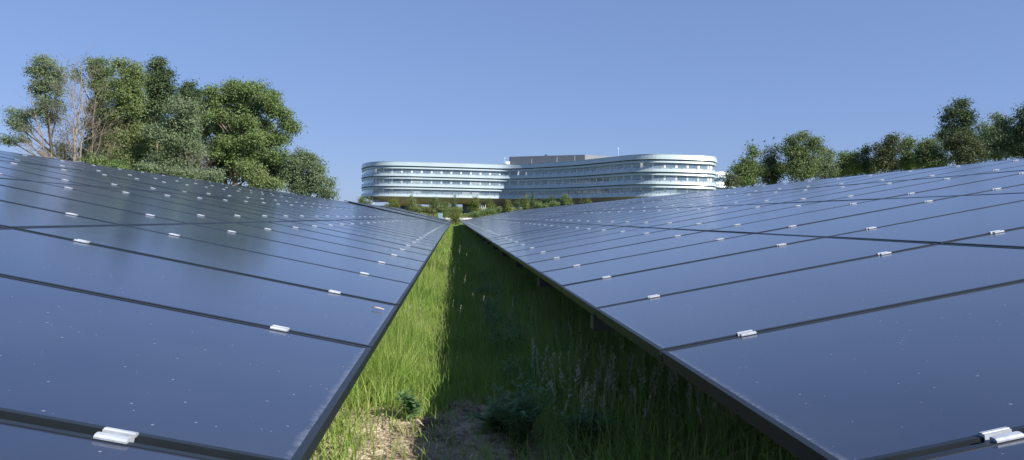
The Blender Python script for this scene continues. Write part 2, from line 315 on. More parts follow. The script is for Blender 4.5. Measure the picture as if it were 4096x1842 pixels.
# leafy weeds at the near end of the strip
def weed(name, loc, h, spread, nst, label, leafw, seed, mat_=None, feather=True):
    r = random.Random(seed); e = empty(name, loc, label, 'weed'); st = MB(); V = []
    for s_ in range(nst):
        a = r.uniform(0, 6.28); l = spread*r.uniform(.2, 1); hh = h*r.uniform(.6, 1)
        p0 = Vector(loc); p2 = p0+Vector((math.cos(a)*l, math.sin(a)*l, hh)); p1 = p0.lerp(p2, .5)+Vector((0, 0, hh*.12))
        st.tube([p0, p1, p2], [.004, .003, .0015], 5)
        for j in range(26):
            t = r.uniform(.2, 1); q = (p0.lerp(p1, t*2) if t < .5 else p1.lerp(p2, t*2-1)); aa = r.uniform(0, 6.28); L = leafw*r.uniform(2.5, 5)*(1.2-t*.5)
            d = Vector((math.cos(aa), math.sin(aa), r.uniform(-.2, .8))).normalized(); sd = d.cross(Vector((r.uniform(-.4, .4), r.uniform(-.4, .4), 1))).normalized()
            if feather:
                for kk in range(5):
                    c = q+d*L*(kk+1)/6; ll = leafw*.9*(1-kk*.13)
                    for sg in (-1, 1): V += [c, c+sd*sg*ll*.5+d*ll*.1, c+sd*sg*ll+d*ll*.55, c+sd*sg*ll*.35+d*ll*.5]
            V += [q, q+d*L*.5+sd*leafw*.3, q+d*L, q+d*L*.5-sd*leafw*.3]
    st.build('stem', M['weed'], e); V = np.array([tuple(v) for v in V])
    lo = link('leaves', quads_mesh('leaves', V, np.arange(len(V)).reshape(-1, 4), mat_ or M['weed']), e)
    return e
def undergrowth():
    r = random.Random(91); V = []
    for _ in range(150):
        y = r.uniform(4.6, 15); x = r.uniform(.42, 1.8); h = r.uniform(.16, .38)
        for s_ in range(7):
            a = r.uniform(0, 6.28); l = h*r.uniform(.1, .5); p0 = Vector((x, y, 0)); p2 = p0+Vector((math.cos(a)*l, math.sin(a)*l, h*r.uniform(.7, 1)))
            u = Vector((-math.sin(a), math.cos(a), 0))*.0016; V += [p0-u, p0+u, p2+u*.5, p2-u*.5]
            for j in range(24):
                q = p0.lerp(p2, r.uniform(.3, 1)); aa = r.uniform(0, 6.28); L = r.uniform(.018, .05); d = Vector((math.cos(aa), math.sin(aa), r.uniform(-.1, .7))).normalized()
                sd = d.cross(Vector((r.uniform(-.4, .4), r.uniform(-.4, .4), 1))).normalized()*L*r.uniform(.12, .26); V += [q, q+d*L*.5+sd, q+d*L, q+d*L*.5-sd]
    V = np.array([tuple(v) for v in V]); tag(link('undergrowth', quads_mesh('undergrowth', V, np.arange(len(V)).reshape(-1, 4), M['weed'])), 'mixed leafy weeds growing through the grass along the right row', 'weeds', kind='stuff')
undergrowth()
def on_ground(px, py):
    d = P(px, py, 1)-Vector((0, 0, H)); t = -(H-.03)/d.z; return Vector((d.x*t, d.y*t, .03))
weed('weed_plant', on_ground(2085, 1790), .36, .2, 34, 'bushy fine leaved weed at the near end of the shaded grass', .016, 3)
weed('weed_plant', on_ground(2330, 1815), .26, .2, 22, 'low dark weed clump in the shade between the bushy weed and the right row', .018, 8)
weed('thistle', on_ground(1985, 1740), .17, .15, 9, 'small grey green thistle on bare soil beside the bushy weed', .03, 4)
weed('weed_plant', on_ground(1640, 1690), .2, .1, 7, 'pale weed at the edge of the sunlit grass and sandy soil', .02, 5)

# ---------------------------------------------------------------- solar tables
W_, L_ = 1.245, 2.01171
PW, PL = 1.223, 1.996
def frame_mesh(extra=0):
    mb = MB(); a, c = PL/2, PW/2; t = .015
    mb.box(-a, -a+t+.002, -c, c, -.046, .0); mb.box(a-t, a, -c, c, -.046, 0)
    mb.box(-a+t+.002, a-t, -c, -c+t, -.046, 0); mb.box(-a+t+.002, a-t, c-t, c, -.046, 0)
    return mb
def panel_mesh(low, full):
    mb = MB(); t = .0152
    mb.box(-PL/2+t+.002, PL/2-t, -PW/2+t, PW/2-t, -.008, -.0022)
    me = mb.mesh('solar_panel', [M['glass_edge'] if low else M['glass'], M['frame'], M['clamp']])
    if full: return me
    fr = frame_mesh(); n0 = len(mb.f); mb.add(fr.v, fr.f); n1 = len(mb.f)
    for x in (-.66, .66): mb.box(x-.028, x+.028, PW/2-.008, PW/2+.026, -.002, .005)
    me = mb.mesh('solar_panel', [M['glass_edge'] if low else M['glass'], M['frame'], M['clamp']])
    me.polygons.foreach_set('material_index', [0]*n0+[1]*(n1-n0)+[2]*(len(mb.f)-n1)); return me
def clamp_mesh():
    mb = MB(); h = .029; prof = [(-.026, .0005), (-.0265, .004), (-.022, .0075), (-.0125, .0085), (-.011, .007), (-.0065, .007), (-.0065, -.028), (.0065, -.028), (.0065, .007), (.011, .007), (.0125, .0085), (.022, .0075), (.0265, .004), (.026, .0005), (.0095, .0005), (.0095, -.031), (-.0095, -.031), (-.0095, .0005)]
    n = len(prof); vs = [(-h, y, z) for y, z in prof]+[(h, y, z) for y, z in prof]
    # split the cap in convex bits: left flange, right flange, walls, floor
    fs = [(i, (i+1) % n, n+(i+1) % n, n+i) for i in range(n)]
    for cap in ([0, 1, 2, 3, 4, 5, 17], [5, 6, 16, 17], [6, 7, 15, 16], [7, 8, 14, 15], [8, 9, 10, 11, 12, 13, 14]):
        fs += [tuple(cap), tuple(n+i for i in cap[::-1])]
    mb.add(vs, fs); return mb.mesh('clamp', M['clamp'])
ME = {('p', lo, fu): panel_mesh(lo, fu) for lo in (0, 1) for fu in (0, 1)}
ME_F = frame_mesh().mesh('frame', M['frame']); ME_C = clamp_mesh()
def table(side, i0, i1, X0, h, y0, tilt, full, label, dz_end=0.):
    s = -1 if side == 'l' else 1
    c, sn = math.cos(tilt), math.sin(tilt)
    ux = Vector((s*c, 0, sn)); uz = Vector((-s*sn, 0, c)); uy = uz.cross(ux)
    ybase = (y0+i0)*W_; n = i1-i0
    low = Vector((X0, ybase, H+h)); slope = dz_end/(n*W_)
    root = empty('solar_table', (X0+s*4*c*L_/2, ybase+n*W_/2, 0), label, 'solar panels', 'tables of dark solar panels in two facing rows')
    inv = Matrix.Translation(-root.location)
    def place(o, loc, parent, local=None):
        o.parent = parent
    for k in range(n):
        for r_ in range(4):
            o = bpy.data.objects.new('solar_panel', ME[('p', 1 if r_ == 0 else 0, 1 if full else 0)]); COL.objects.link(o); o.parent = root
            jit = random.uniform(-.0015, .0015); ja = random.uniform(-.0012, .0012); jb = random.uniform(-.0015, .0015)
            pos = low+ux*(L_*(r_+.5))+Vector((0, W_*(k+.5)-(.010 if side == 'l' and k+i0 < 0 else 0), slope*W_*(k+.5)))+uz*jit
            Mx = Matrix(((ux.x, uy.x, uz.x, pos.x), (ux.y, uy.y, uz.y, pos.y), (ux.z, uy.z, uz.z, pos.z), (0, 0, 0, 1)))
            Mx = Mx @ Matrix.Rotation(ja, 4, 'Y') @ Matrix.Rotation(jb, 4, 'X')
            o.matrix_local = inv @ Mx
            if full:
                f_ = bpy.data.objects.new('frame', ME_F); COL.objects.link(f_); f_.parent = o
                if k < n-1:
                    for x in (-.66, .66):
                        q = bpy.data.objects.new('clamp', ME_C); COL.objects.link(q); q.parent = o
                        q.location = (x+random.uniform(-.012, .012), s*W_/2, .0)
    # support frame under the panels
    def at(u, k, d): return low+ux*u+Vector((0, W_*k, slope*W_*k))-uz*d
    pr = MB()
    for r_ in range(4):
        for u in (L_*r_+.34, L_*r_+1.67):
            a = at(u, .02, .05); b_ = at(u, n-.02, .05); q = []
            for p in (a, b_):
                for du, dd in ((-.03, 0), (.03, 0), (.03, .05), (-.03, .05)): q.append(p+ux*du-uz*dd)
            pr.add(q, [(0, 1, 5, 4), (1, 2, 6, 5), (2, 3, 7, 6), (3, 0, 4, 7), (0, 3, 2, 1), (4, 5, 6, 7)])
    pr.build('purlin', M['galv'], root)
    ra = MB(); po = MB()
    ks = [k for k in range(0, n+1) if (k+i0) % 2 == 0]
    for k in ks:
        kk = min(max(k, .1), n-.1)
        a = at(.30, kk, .105); b_ = at(4*L_-.15, kk, .105); q = []
        for p in (a, b_):
            for dy, dd in ((-.025, 0), (.025, 0), (.025, .09), (-.025, .09)): q.append(p+Vector((0, dy, 0))-uz*dd)
        ra.add(q, [(0, 1, 5, 4), (1, 2, 6, 5), (2, 3, 7, 6), (3, 0, 4, 7), (0, 3, 2, 1), (4, 5, 6, 7)])
        if k % 4 == ks[0] % 4 or full:
            lg = MB()
            for u in (2.2, 6.2):
                p = at(u, kk, .2); lg.box(p.x-.04, p.x+.04, p.y+.03, p.y+.09, -.3, p.z)
            lg.build('leg', M['galv'], root)
        if full and s > 0:
            p = at(.0, kk, 0)
            br = MB(); y_ = p.y+.012
            br.box(p.x+s*.006, p.x+s*.011, y_, y_+.085, p.z-.118, p.z-.047) if s > 0 else br.box(p.x-.011, p.x-.006, y_, y_+.085, p.z-.135, p.z-.047)
            x0, x1 = sorted((p.x+s*.0112, p.x+s*.20)); br.box(x0, x1, y_, y_+.004, p.z-.125, p.z-.05); br.box(x0, x1, y_+.081, y_+.085, p.z-.125, p.z-.05)
            bo = br.build('bracket', M['frame'], root)
            bt = MB(); bt.tube([(p.x+s*.0058, y_+.045, p.z-.088), (p.x-s*.006, y_+.045, p.z-.088)], .0085, 8); q = bt.build('bolt', M['galv']); q.parent = bo; q.matrix_parent_inverse = inv
    ra.build('rafter', M['galv'], root)
    return root
TL, TR = .19153, .19217
table('l', -1, 21, -.28025, -.476, 1.100, TL, True, 'nearest solar table left of the grass, a dry leaf near its lower edge')
table('l', 21, 42, -.275, -.50, 1.1226+.10, TL+.006, False, 'second solar table on the left side, past the first dark break', -.08)
table('l', 42, 63, -.275, -.55, 1.1226+.2, TL+.018, False, 'third solar table on the left side, seen as fine dark stripes', -.05)
table('l', 63, 86, -.27, -.57, 1.1226+.3, TL+.026, False, 'farthest solar table on the left side, ending at the young trees', 0)
table('r', -1, 19, .75685, -.479, 1.0708, TR, True, 'nearest solar table right of the grass, a bolted bracket under its edge')
table('r', 19, 38, .757, -.479, 1.0708+.05, TR+.001, False, 'second solar table on the right side, past the first dark break')
table('r', 38, 58, .757, -.479, 1.0708+.1, TR+.003, False, 'third solar table on the right side, below the middle of the white building')
table('r', 58, 80, .757, -.48, 1.0708+.15, TR+.003, False, 'farthest solar table on the right side, ending at the green hedge')

# unseen back slopes added behind both ridges to keep light from under the tables
for s, X0, h, T, lab in ((-1, -.28025, -.476, TL, 'unseen back sloping solar table added beyond the ridge of the left row'), (1, .75685, -.479, TR, 'unseen back sloping solar table added beyond the ridge of the right row')):
    xr_ = X0+s*(4*L_*math.cos(T)+.12); zr_ = H+h+4*L_*math.sin(T)-.02; e = empty('solar_table', (xr_+s*4, 50, 0), lab, 'solar panels', 'unseen back sloping tables')
    for r_ in range(4):
        mb = MB(); u0, u1 = r_*L_, r_*L_+PL; q = []
        for u in (u0, u1):
            for y in (1.0, 100):
                for dz in (0, -.04): q.append((xr_+s*u*math.cos(T), y, zr_-u*math.sin(T)+dz))
        mb.add(q, [(0, 2, 6, 4), (1, 5, 7, 3), (0, 1, 3, 2), (4, 6, 7, 5), (0, 4, 5, 1), (2, 3, 7, 6)]); mb.build('panel_row', M['glass'], e)
    for k in range(12):
        mb = MB(); x_ = xr_+s*6; y_ = 3+8.5*k; mb.box(x_-.04, x_+.04, y_, y_+.06, -.3, zr_-6.1*math.sin(T)-.06); mb.build('leg', M['galv'], e)

# dry leaves lying on the panels
def on_table(side, s_, i):
    X0, h, y0, t, s = (-.28025, -.476, 1.1226, TL, -1) if side == 'l' else (.75685, -.479, 1.0708, TR, 1)
    return Vector((X0+s*s_*L_*math.cos(t), (y0+i)*W_, H+h+s_*L_*math.sin(t)))
def dry_leaf(p, L, w, yaw, label):
    mb = MB(); n = 7; rows = []
    c, sn = math.cos(yaw), math.sin(yaw)
    vs = []
    for k in range(n):
        t = k/(n-1); wd = w*math.sin(math.pi*min(1, t*.93+.05))**.8*(1-.25*t); z = .0035+.002*math.sin(t*3.1)
        for sg, dz in ((-1, .003), (0, 0), (1, .004)):
            x = (t-.5)*L; y = sg*wd/2; vs.append((p.x+x*c-y*sn, p.y+x*sn+y*c, p.z+z+dz-.19*(x*c-y*sn)))
    fs = [(3*k+j, 3*k+j+1, 3*k+j+4, 3*k+j+3) for k in range(n-1) for j in (0, 1)]
    mb.add(vs, fs); o = mb.build('dry_leaf', M['dead_leaf'], None, True)
    so = o.modifiers.new('s', 'SOLIDIFY'); so.thickness = .0008
    return tag(o, label, 'leaf')
dry_leaf(on_table('l', .042, 1.728)+Vector((0, 0, .001)),   .058, .034, -.15, 'curled pale dry leaf lying by the low edge of the left panels')
q_ = dry_leaf(on_table('l', .536, 7.141), .05, .02, 1.3, 'tiny white feather scrap on the left panels farther up the slope')

# ---------------------------------------------------------------- trees
def leaf_cloud(blobs, leaf, per, nclus, csig, seed, shell=.45, up=.35):
    """leaf sized faces in clumps near the surface of every limb's crown"""
    r = np.random.default_rng(seed); C = []; OD = []
    for (c, rx, ry, rz, k) in blobs:
        n = max(6, int(nclus*15*k*(rx*rz+rx*ry+ry*rz)/3)); d = r.normal(size=(n, 3)); d /= np.linalg.norm(d, axis=1)[:, None]
        ph = r.uniform(0, 6.28, 3)
        rag = 1+.16*np.sin(d[:, 0]*5+ph[0])*np.sin(d[:, 2]*6+ph[1])+.12*np.sin(d[:, 0]*11+d[:, 2]*9+ph[2])
        R_ = np.array([rx, ry, rz]); nl = max(7, int(7*(rx*rz)**.5)); li = r.integers(0, nl, n); ld = r.normal(size=(nl, 3)); ld /= np.linalg.norm(ld, axis=1)[:, None]
        lr = r.uniform(.26, .46, nl)[li][:, None]; lp = ld*r.uniform(.5, .82, nl)[:, None]
        q = lp[li]+d*lr*(1-.5*shell*r.random(n)**1.3)[:, None]*rag[:, None]
        qn = np.linalg.norm(q, axis=1)[:, None]; OD.append(d*.7+q/np.maximum(qn, .1)*.3); C.append(np.array(c)+q*R_)
    C = np.concatenate(C); OD = np.concatenate(OD); n = len(C)*per
    cs = csig*r.uniform(.5, 1.4, len(C)); ctr = np.repeat(C, per, 0)+np.clip(r.normal(size=(n, 3)), -1.7, 1.7)*np.repeat(cs, per)[:, None]*np.array([1, 1, .7])
    nrm = r.normal(size=(n, 3))*.62+np.repeat(OD, per, 0)*.75; nrm[:, 2] += up; nrm /= np.linalg.norm(nrm, axis=1)[:, None]
    t = np.cross(nrm, r.normal(size=(n, 3))); t /= np.linalg.norm(t, axis=1)[:, None]; b = np.cross(nrm, t)
    sz = leaf*r.uniform(.55, 1.35, n)[:, None]; V = np.stack([ctr+t*sz, ctr+b*sz*.55, ctr-t*sz, ctr-b*sz*.55], 1).reshape(-1, 3)
    return V, np.arange(n*4).reshape(-1, 4), C
def tree(name, label, cat, D, base_px, blobs, lm, bark, leaf=.16, per=13, nclus=3.2, csig=.42, seed=1, trunk_r=.22, group=None, shell=.45, fork=.3, gz=None, limbs=True, twigs=None):
    """blobs: (px, py, rx_px, ry_px[, weight[, extra depth]]) of the crown's lobes"""
    B = []
    for b in blobs:
        k = b[4] if len(b) > 4 else 1; dd = b[5] if len(b) > 5 else random.uniform(-.25, .25)*b[2]*D/F
        c = P(b[0], b[1], D+dd); rx = b[2]*D/F*1.06; rz = b[3]*D/F*1.06; k = k*1.75; B.append((tuple(c), rx, (rx+min(rx, rz))/2, rz, k))
    pb = P(base_px, 850, D); z = float(terrain(pb.x, pb.y)) if gz is None else gz; root = Vector((pb.x, pb.y, z-.05))
    e = empty(name, root, label, cat, group)
    V, Q, C = leaf_cloud(B, leaf*.72, int(per*2.0), nclus, csig, seed, shell)
    link('crown', quads_mesh('crown', V, Q, lm), e)
    tr = MB(); r = random.Random(seed)
    order = sorted(B, key=lambda b: b[0][2]); top = max(B, key=lambda b: b[0][2])
    tz = root.z+(top[0][2]-root.z)*.92; spine = []
    for k in range(7):
        t = k/6; spine.append(Vector((root.x+(top[0][0]-root.x)*t**1.3+r.uniform(-1, 1)*trunk_r*.7*(t > 0), root.y+(top[0][1]-root.y)*t+r.uniform(-1, 1)*trunk_r*.7*(t > 0), root.z+(tz-root.z)*t)))
    tr.tube(spine, [trunk_r*(1-.82*k/6) for k in range(7)], 8)
    if limbs:
        for (c, rx, ry, rz, k) in B:
            c = Vector(c)
            t = max(.12, min(.8, ((c.z-rz*.9)-root.z)/(tz-root.z)*.75)); i = int(t*6); s0 = spine[i].lerp(spine[min(6, i+1)], t*6-i)
            mid = s0.lerp(c, .55)+Vector((0, 0, -rz*.12)); rr = trunk_r*(1-.8*t)*.6
            tr.tube([s0, mid, c], [rr, rr*.65, rr*.35], 6)
            for _ in range(6):
                a = Vector((r.gauss(0, 1), r.gauss(0, 1), r.gauss(.3, .8))).normalized(); q = c+Vector((a.x*rx, a.y*ry, a.z*rz))*.85
                m_ = mid.lerp(c, r.random()); tr.tube([m_, m_.lerp(q, .5)+Vector((0, 0, .1*rz)), q], [rr*.35, rr*.22, rr*.08], 5, False)
    tr.build('trunk', bark, e, True)
    return e
def limb(mb, r, p, d, L, rad, depth, droop=0., spread=.55, kids=(2, 3)):
    pts = [p]; q = p.copy(); dd = d.copy(); n = 4
    for k in range(n):
        dd = (dd+Vector((r.gauss(0, .13), r.gauss(0, .13), r.gauss(.03-droop, .09)))).normalized(); q = q+dd*L/n; pts.append(q.copy())
    mb.tube(pts, [rad*(1-.55*k/n) for k in range(n+1)], 6 if rad > .04 else 4, False)
    if depth > 0:
        for k in range(r.randint(*kids)):
            s0 = pts[r.randint(1, n)]; nd = (dd+Vector((r.gauss(0, spread), r.gauss(0, spread), r.gauss(.15, spread*.7)))).normalized()
            limb(mb, r, s0, nd, L*r.uniform(.5, .8), rad*.5, depth-1, droop, spread, kids)
        limb(mb, r, pts[-1], dd, L*.7, rad*.42, depth-1, droop, spread, kids)
z3 = lambda x, y: (x/1.809, 180+y/1.809)
def zb(L, k, o): return [((b[0]/k+o[0]), (b[1]/k+o[1]), b[2]/k, b[3]/k)+tuple(b[4:]) for b in L]
ZL = lambda L: zb(L, 1.809, (0, 180))
ZR = lambda L: zb(L, 1.9877, (2800, 380))
GL = 'trees behind the left row'; GRR = 'trees behind the right row'
tree('willow_tree', 'thin blue green tree at the far left, tall with open branches and sky between', 'tree', 60, 215, ZL([(330, 140, 75, 55), (250, 200, 55, 65), (360, 235, 80, 70), (445, 215, 40, 75, .6), (290, 330, 85, 60), (420, 320, 50, 50, .7), (150, 500, 95, 40), (95, 560, 60, 35, .6), (190, 590, 70, 40), (70, 690, 62, 30), (165, 675, 55, 28, .8), (350, 500, 75, 75, .8), (420, 440, 60, 60, .6), (330, 400, 60, 40, .7)]), L_BLUE, M['bark'], .10, 13, 4.5, .30, 21, .2, GL, .8)
tree('poplar_tree', 'dark green tall tree just right of the bare pale trunks', 'tree', 66, 385, ZL([(690, 130, 60, 45), (755, 190, 55, 50), (680, 220, 75, 70), (740, 330, 85, 80), (680, 430, 80, 80), (720, 560, 90, 90), (720, 700, 100, 90), (560, 200, 40, 60, .5)]), L_MID, M['bark'], .12, 13, 3.6, .36, 22, .25, GL, .6)
tree('poplar_tree', 'broad mid green tree with two rounded tops in the left group', 'tree', 62, 500, ZL([(880, 160, 55, 45), (980, 190, 55, 50), (900, 260, 95, 80), (990, 300, 55, 80), (880, 390, 115, 85), (970, 440, 60, 70), (860, 520, 100, 90), (940, 640, 130, 90), (860, 740, 130, 90), (980, 780, 100, 100), (900, 860, 150, 50)]), L_OLIVE, M['bark'], .125, 14, 3.6, .36, 23, .3, GL, .5)
tree('poplar_tree', 'narrow dark spire rising above the middle of the left group', 'tree', 70, 625, ZL([(1150, 145, 50, 42), (1120, 190, 42, 40), (1195, 215, 40, 45), (1150, 270, 80, 60), (1180, 370, 75, 75), (1140, 470, 80, 60), (1060, 250, 40, 70, .5), (1110, 330, 70, 70), (1220, 300, 35, 60), (1210, 420, 60, 70), (1155, 115, 22, 22)]), L_DARK, M['bark'], .13, 13, 4, .33, 24, .22, GL, .6)
tree('poplar_tree', 'small dark pointed treetop between the two tallest parts of the left group', 'tree', 74, 757, ZL([(1370, 295, 38, 28), (1355, 340, 48, 40), (1380, 400, 60, 60), (1300, 420, 60, 60), (1430, 400, 60, 60), (1330, 470, 75, 70), (1400, 520, 80, 80)]), L_DARK, M['bark'], .13, 13, 4, .33, 25, .2, GL, .6)
tree('willow_tree', 'soft grey green tree low in the middle of the left group', 'tree', 60, 690, ZL([(1230, 570, 120, 60), (1340, 600, 100, 70), (1150, 650, 95, 80), (1270, 700, 130, 80), (1370, 760, 95, 70), (1330, 450, 90, 70), (1180, 850, 120, 70, .7), (1300, 900, 120, 60)]), L_BLUE, M['bark'], .12, 13, 3.8, .36, 26, .25, GL, .6)
tree('ash_tree', 'large round bright green tree at the right of the left group', 'tree', 64, 960, ZL([(1650, 300, 85, 50), (1760, 330, 110, 55), (1880, 350, 100, 60), (1560, 380, 80, 60), (1980, 410, 95, 55), (1700, 420, 140, 80), (1850, 470, 140, 80), (2040, 500, 85, 65), (1560, 500, 90, 80), (2070, 590, 80, 55), (2020, 680, 90, 60), (1500, 420, 60, 60, .8), (1620, 620, 90, 60, .5, 1.5), (1960, 780, 110, 60, .8), (1900, 600, 90, 60, .8, 2.), (1760, 560, 110, 60, .8, -1.2), (1680, 680, 110, 70, .8, -1.), (1840, 690, 110, 70, .8, -1.2), (1600, 780, 80, 80, .7, -1), (1740, 820, 90, 80, .7, -1)]), L_FRESH, M['bark'], .125, 14, 3.8, .36, 27, .35, GL, .5)
tree('hawthorn', 'dense dark understorey tree below the large round crown', 'tree', 67, 920, ZL([(1640, 720, 120, 90), (1780, 760, 120, 90), (1560, 830, 90, 90), (1700, 900, 120, 90), (1880, 900, 120, 90), (1990, 860, 90, 80), (1600, 600, 80, 80)]), L_DARK, M['bark'], .13, 13, 3.2, .38, 28, .2, GL, .5)
tree('hawthorn', 'dark tree filling the gap behind the two rounded tops and the grey green tree', 'tree', 74, 620, ZL([(1080, 420, 90, 80), (1060, 560, 120, 90, 1, 1), (1180, 620, 120, 90), (1060, 720, 120, 90), (1200, 780, 130, 90), (780, 620, 110, 90), (700, 760, 90, 80), (1000, 850, 140, 80), (1240, 880, 120, 70), (1420, 820, 90, 90), (1450, 650, 80, 90), (1440, 560, 70, 70)]), L_MID, M['bark'], .14, 13, 3.0, .4, 281, .25, GL, .5)
tree('hawthorn', 'dark tree behind the large round crown, showing between its limbs', 'tree', 73, 980, ZL([(1600, 560, 110, 90), (1740, 580, 120, 90), (1900, 660, 120, 90), (1640, 780, 130, 100), (1820, 860, 120, 100), (1960, 900, 110, 90), (2060, 960, 90, 80), (1560, 960, 90, 60)]), L_MID, M['bark'], .14, 13, 3.0, .4, 282, .25, GL, .5)
tree('hawthorn', 'yellowish green bush at the foot of the large round tree', 'bush', 58, 1050, ZL([(1830, 930, 75, 70), (1900, 980, 100, 60), (1980, 1010, 70, 50), (1780, 880, 50, 40)]), L_OLIVE, M['bark'], .11, 13, 4.6, .3, 29, .12, GL, .5)
tree('willow_tree', 'grey green low tree at the right end of the left group', 'tree', 66, 1250, ZL([(2210, 790, 62, 45), (2160, 860, 85, 70), (2260, 870, 90, 70), (2130, 960, 100, 80), (2270, 970, 110, 80), (2330, 1030, 85, 75), (2380, 1080, 60, 40), (2200, 1040, 110, 60)]), L_BLUE, M['bark'], .11, 13, 4.4, .32, 30, .18, GL, .5)
tree('laurel_bush', 'low leafy bush in front of the left group near its bare trunks', 'bush', 54, 400, ZL([(700, 850, 60, 38), (790, 880, 70, 40), (880, 890, 60, 30)]), L_FRESH, M['bark'], .11, 13, 5, .28, 31, .08, GL, .5)
tree('laurel_bush', 'long low blue green bush below the grey green tree', 'bush', 55, 660, ZL([(1080, 890, 90, 45), (1200, 920, 90, 45), (1320, 950, 90, 50), (1440, 970, 80, 45)]), L_BLUE, M['bark'], .11, 13, 5, .28, 32, .08, GL, .5)
tree('laurel_bush', 'small round bush just left of the yellowish bush', 'bush', 54, 868, ZL([(1570, 950, 52, 42), (1545, 990, 40, 30)]), L_BLUE, M['bark'], .11, 13, 6, .26, 33, .06, GL, .5)
tree('laurel_bush', 'dark scrubby bush around the feet of the bare trunks', 'bush', 64, 270, ZL([(420, 770, 90, 60, .5), (520, 800, 90, 60, .5), (620, 800, 60, 60, .6), (480, 640, 60, 50, .35), (340, 790, 30, 40, .6)]), L_BROWN, M['bark'], .10, 10, 4.5, .32, 34, .08, GL, .8)
# bare and half bare trees
def bare(name, label, D, bx, tops, r0, seed, depth=3, leaves=None, L=2.6, mt=None, cat='tree', z_base=None):
    pb = P(bx, 850, D); root = Vector((pb.x, pb.y, float(terrain(pb.x, pb.y))-.05 if z_base is None else z_base)); e = empty(name, root, label, cat, GL if bx < 2048 else GRR)
    r = random.Random(seed); mb = MB()
    for (px, py, rr, fx) in tops:
        tp = P(px, py, D+r.uniform(-.8, .8)); n = 9; pts = []
        for k in range(n+1):
            t = k/n; w = math.sin(t*math.pi)
            pts.append(Vector((root.x+(tp.x-root.x)*t**fx, root.y+(tp.y-root.y)*t, root.z+(tp.z-root.z)*t))+Vector((r.gauss(0, .14)*w, r.gauss(0, .14)*w, 0)))
        mb.tube(pts, [rr*(1-.85*k/n) for k in range(n+1)], 7, False)
        for k in range(3, n+1):
            for _ in range(2 if k > 4 else 1):
                d = Vector((r.choice((-1, 1))*r.uniform(.4, 1), r.gauss(0, .5), r.uniform(.25, 1.1))).normalized()
                limb(mb, r, pts[k], d, L*(1.15-.75*k/n), rr*(1-.8*k/n)*.45, depth, 0, .5)
    mb.build('trunk', mt or M['pale_bark'], e, True); return e
bare('bare_tree', 'tall bare pale barked tree with forked trunk near the left edge', 58, 305, [(325, 262, .17, 1.4), (290, 330, .12, .8), (350, 300, .1, 1.2)], .2, 41, 3)
bare('bare_tree', 'leaning pale trunk with few twigs at the foot of the blue green tree', 59, 212, [(118, 355, .12, 1.5), (195, 420, .1, 1), (150, 480, .08, .9)], .15, 42, 2, L=1.8)
bare('bare_tree', 'broad brownish bare branches spreading right of the tall pale trunk', 60, 330, [(420, 495, .11, 1.6), (385, 380, .1, 1.3), (260, 430, .09, 1.0)], .15, 43, 3, L=2.2)
bare('bare_tree', 'small dead tree with curling twigs low in the left group', 57, 735, [(820, 600, .07, 1.3), (770, 620, .06, 1), (840, 640, .05, 1.5)], .08, 44, 3, L=1.2)

tree('scrub_bush', 'brown twiggy bush at the left end of the right group beside the letters', 'bush', 86, 2915, ZR([(225, 650, 48, 28, .8), (215, 700, 40, 35, .8), (260, 690, 40, 45)]), L_BROWN, M['bark'], .12, 10, 3.5, .36, 51, .1, GRR, .7)
tree('alder_tree', 'cone shaped green tree topped by the left bird', 'tree', 88, 3000, ZR([(420, 420, 20, 28), (415, 470, 42, 40), (400, 540, 65, 50), (370, 600, 95, 60), (440, 640, 110, 70), (330, 680, 90, 50), (290, 590, 30, 30)]), L_FRESH, M['bark'], .15, 13, 2.4, .42, 52, .2, GRR, .5)
tree('alder_tree', 'dark twiggy tree below the two right birds', 'tree', 90, 3075, ZR([(530, 470, 40, 45, .6), (600, 450, 40, 50, .7), (560, 540, 70, 60), (620, 610, 80, 70), (540, 660, 90, 60)]), L_DARK, M['bark'], .15, 13, 2.2, .45, 53, .2, GRR, .6)
tree('alder_tree', 'largest round crown in the right group, dark green', 'tree', 87, 3215, ZR([(820, 345, 45, 38), (740, 370, 55, 45), (890, 385, 65, 45), (800, 430, 100, 60), (930, 430, 60, 40), (740, 500, 90, 60), (850, 520, 100, 70), (700, 580, 70, 60), (800, 620, 120, 70), (680, 440, 35, 40, .7)]), L_MID, M['bark'], .15, 13, 2.4, .42, 54, .28, GRR, .5)
tree('alder_tree', 'pale green loose tree right of the largest round crown', 'tree', 90, 3300, ZR([(985, 460, 50, 35), (1030, 510, 45, 50), (960, 550, 60, 60), (1010, 610, 70, 55), (1060, 480, 20, 20, .6)]), L_BLUE, M['bark'], .15, 12, 2.4, .42, 55, .18, GRR, .6)
tree('alder_tree', 'low rounded light green tree between the pale tree and the narrow spire', 'tree', 92, 3410, ZR([(1155, 500, 55, 38), (1130, 560, 50, 60), (1230, 530, 60, 60), (1190, 600, 90, 45), (1250, 480, 30, 30)]), L_FRESH, M['bark'], .15, 13, 2.4, .42, 56, .15, GRR, .5)
tree('spruce_tree', 'narrow dark spire with ragged side twigs in the right group', 'tree', 91, 3465, ZR([(1322, 420, 14, 24), (1325, 460, 42, 22), (1320, 510, 30, 40), (1330, 580, 38, 50)]), L_DARK, M['bark'], .13, 13, 4, .3, 57, .14, GRR, .6)
tree('alder_tree', 'brownish green tree with a small pointed crown', 'tree', 89, 3560, ZR([(1533, 335, 30, 30), (1530, 380, 60, 40), (1450, 440, 65, 50), (1520, 460, 80, 60), (1440, 530, 65, 60), (1530, 560, 80, 55)]), L_BROWN, M['bark'], .15, 13, 2.6, .42, 58, .2, GRR, .5)
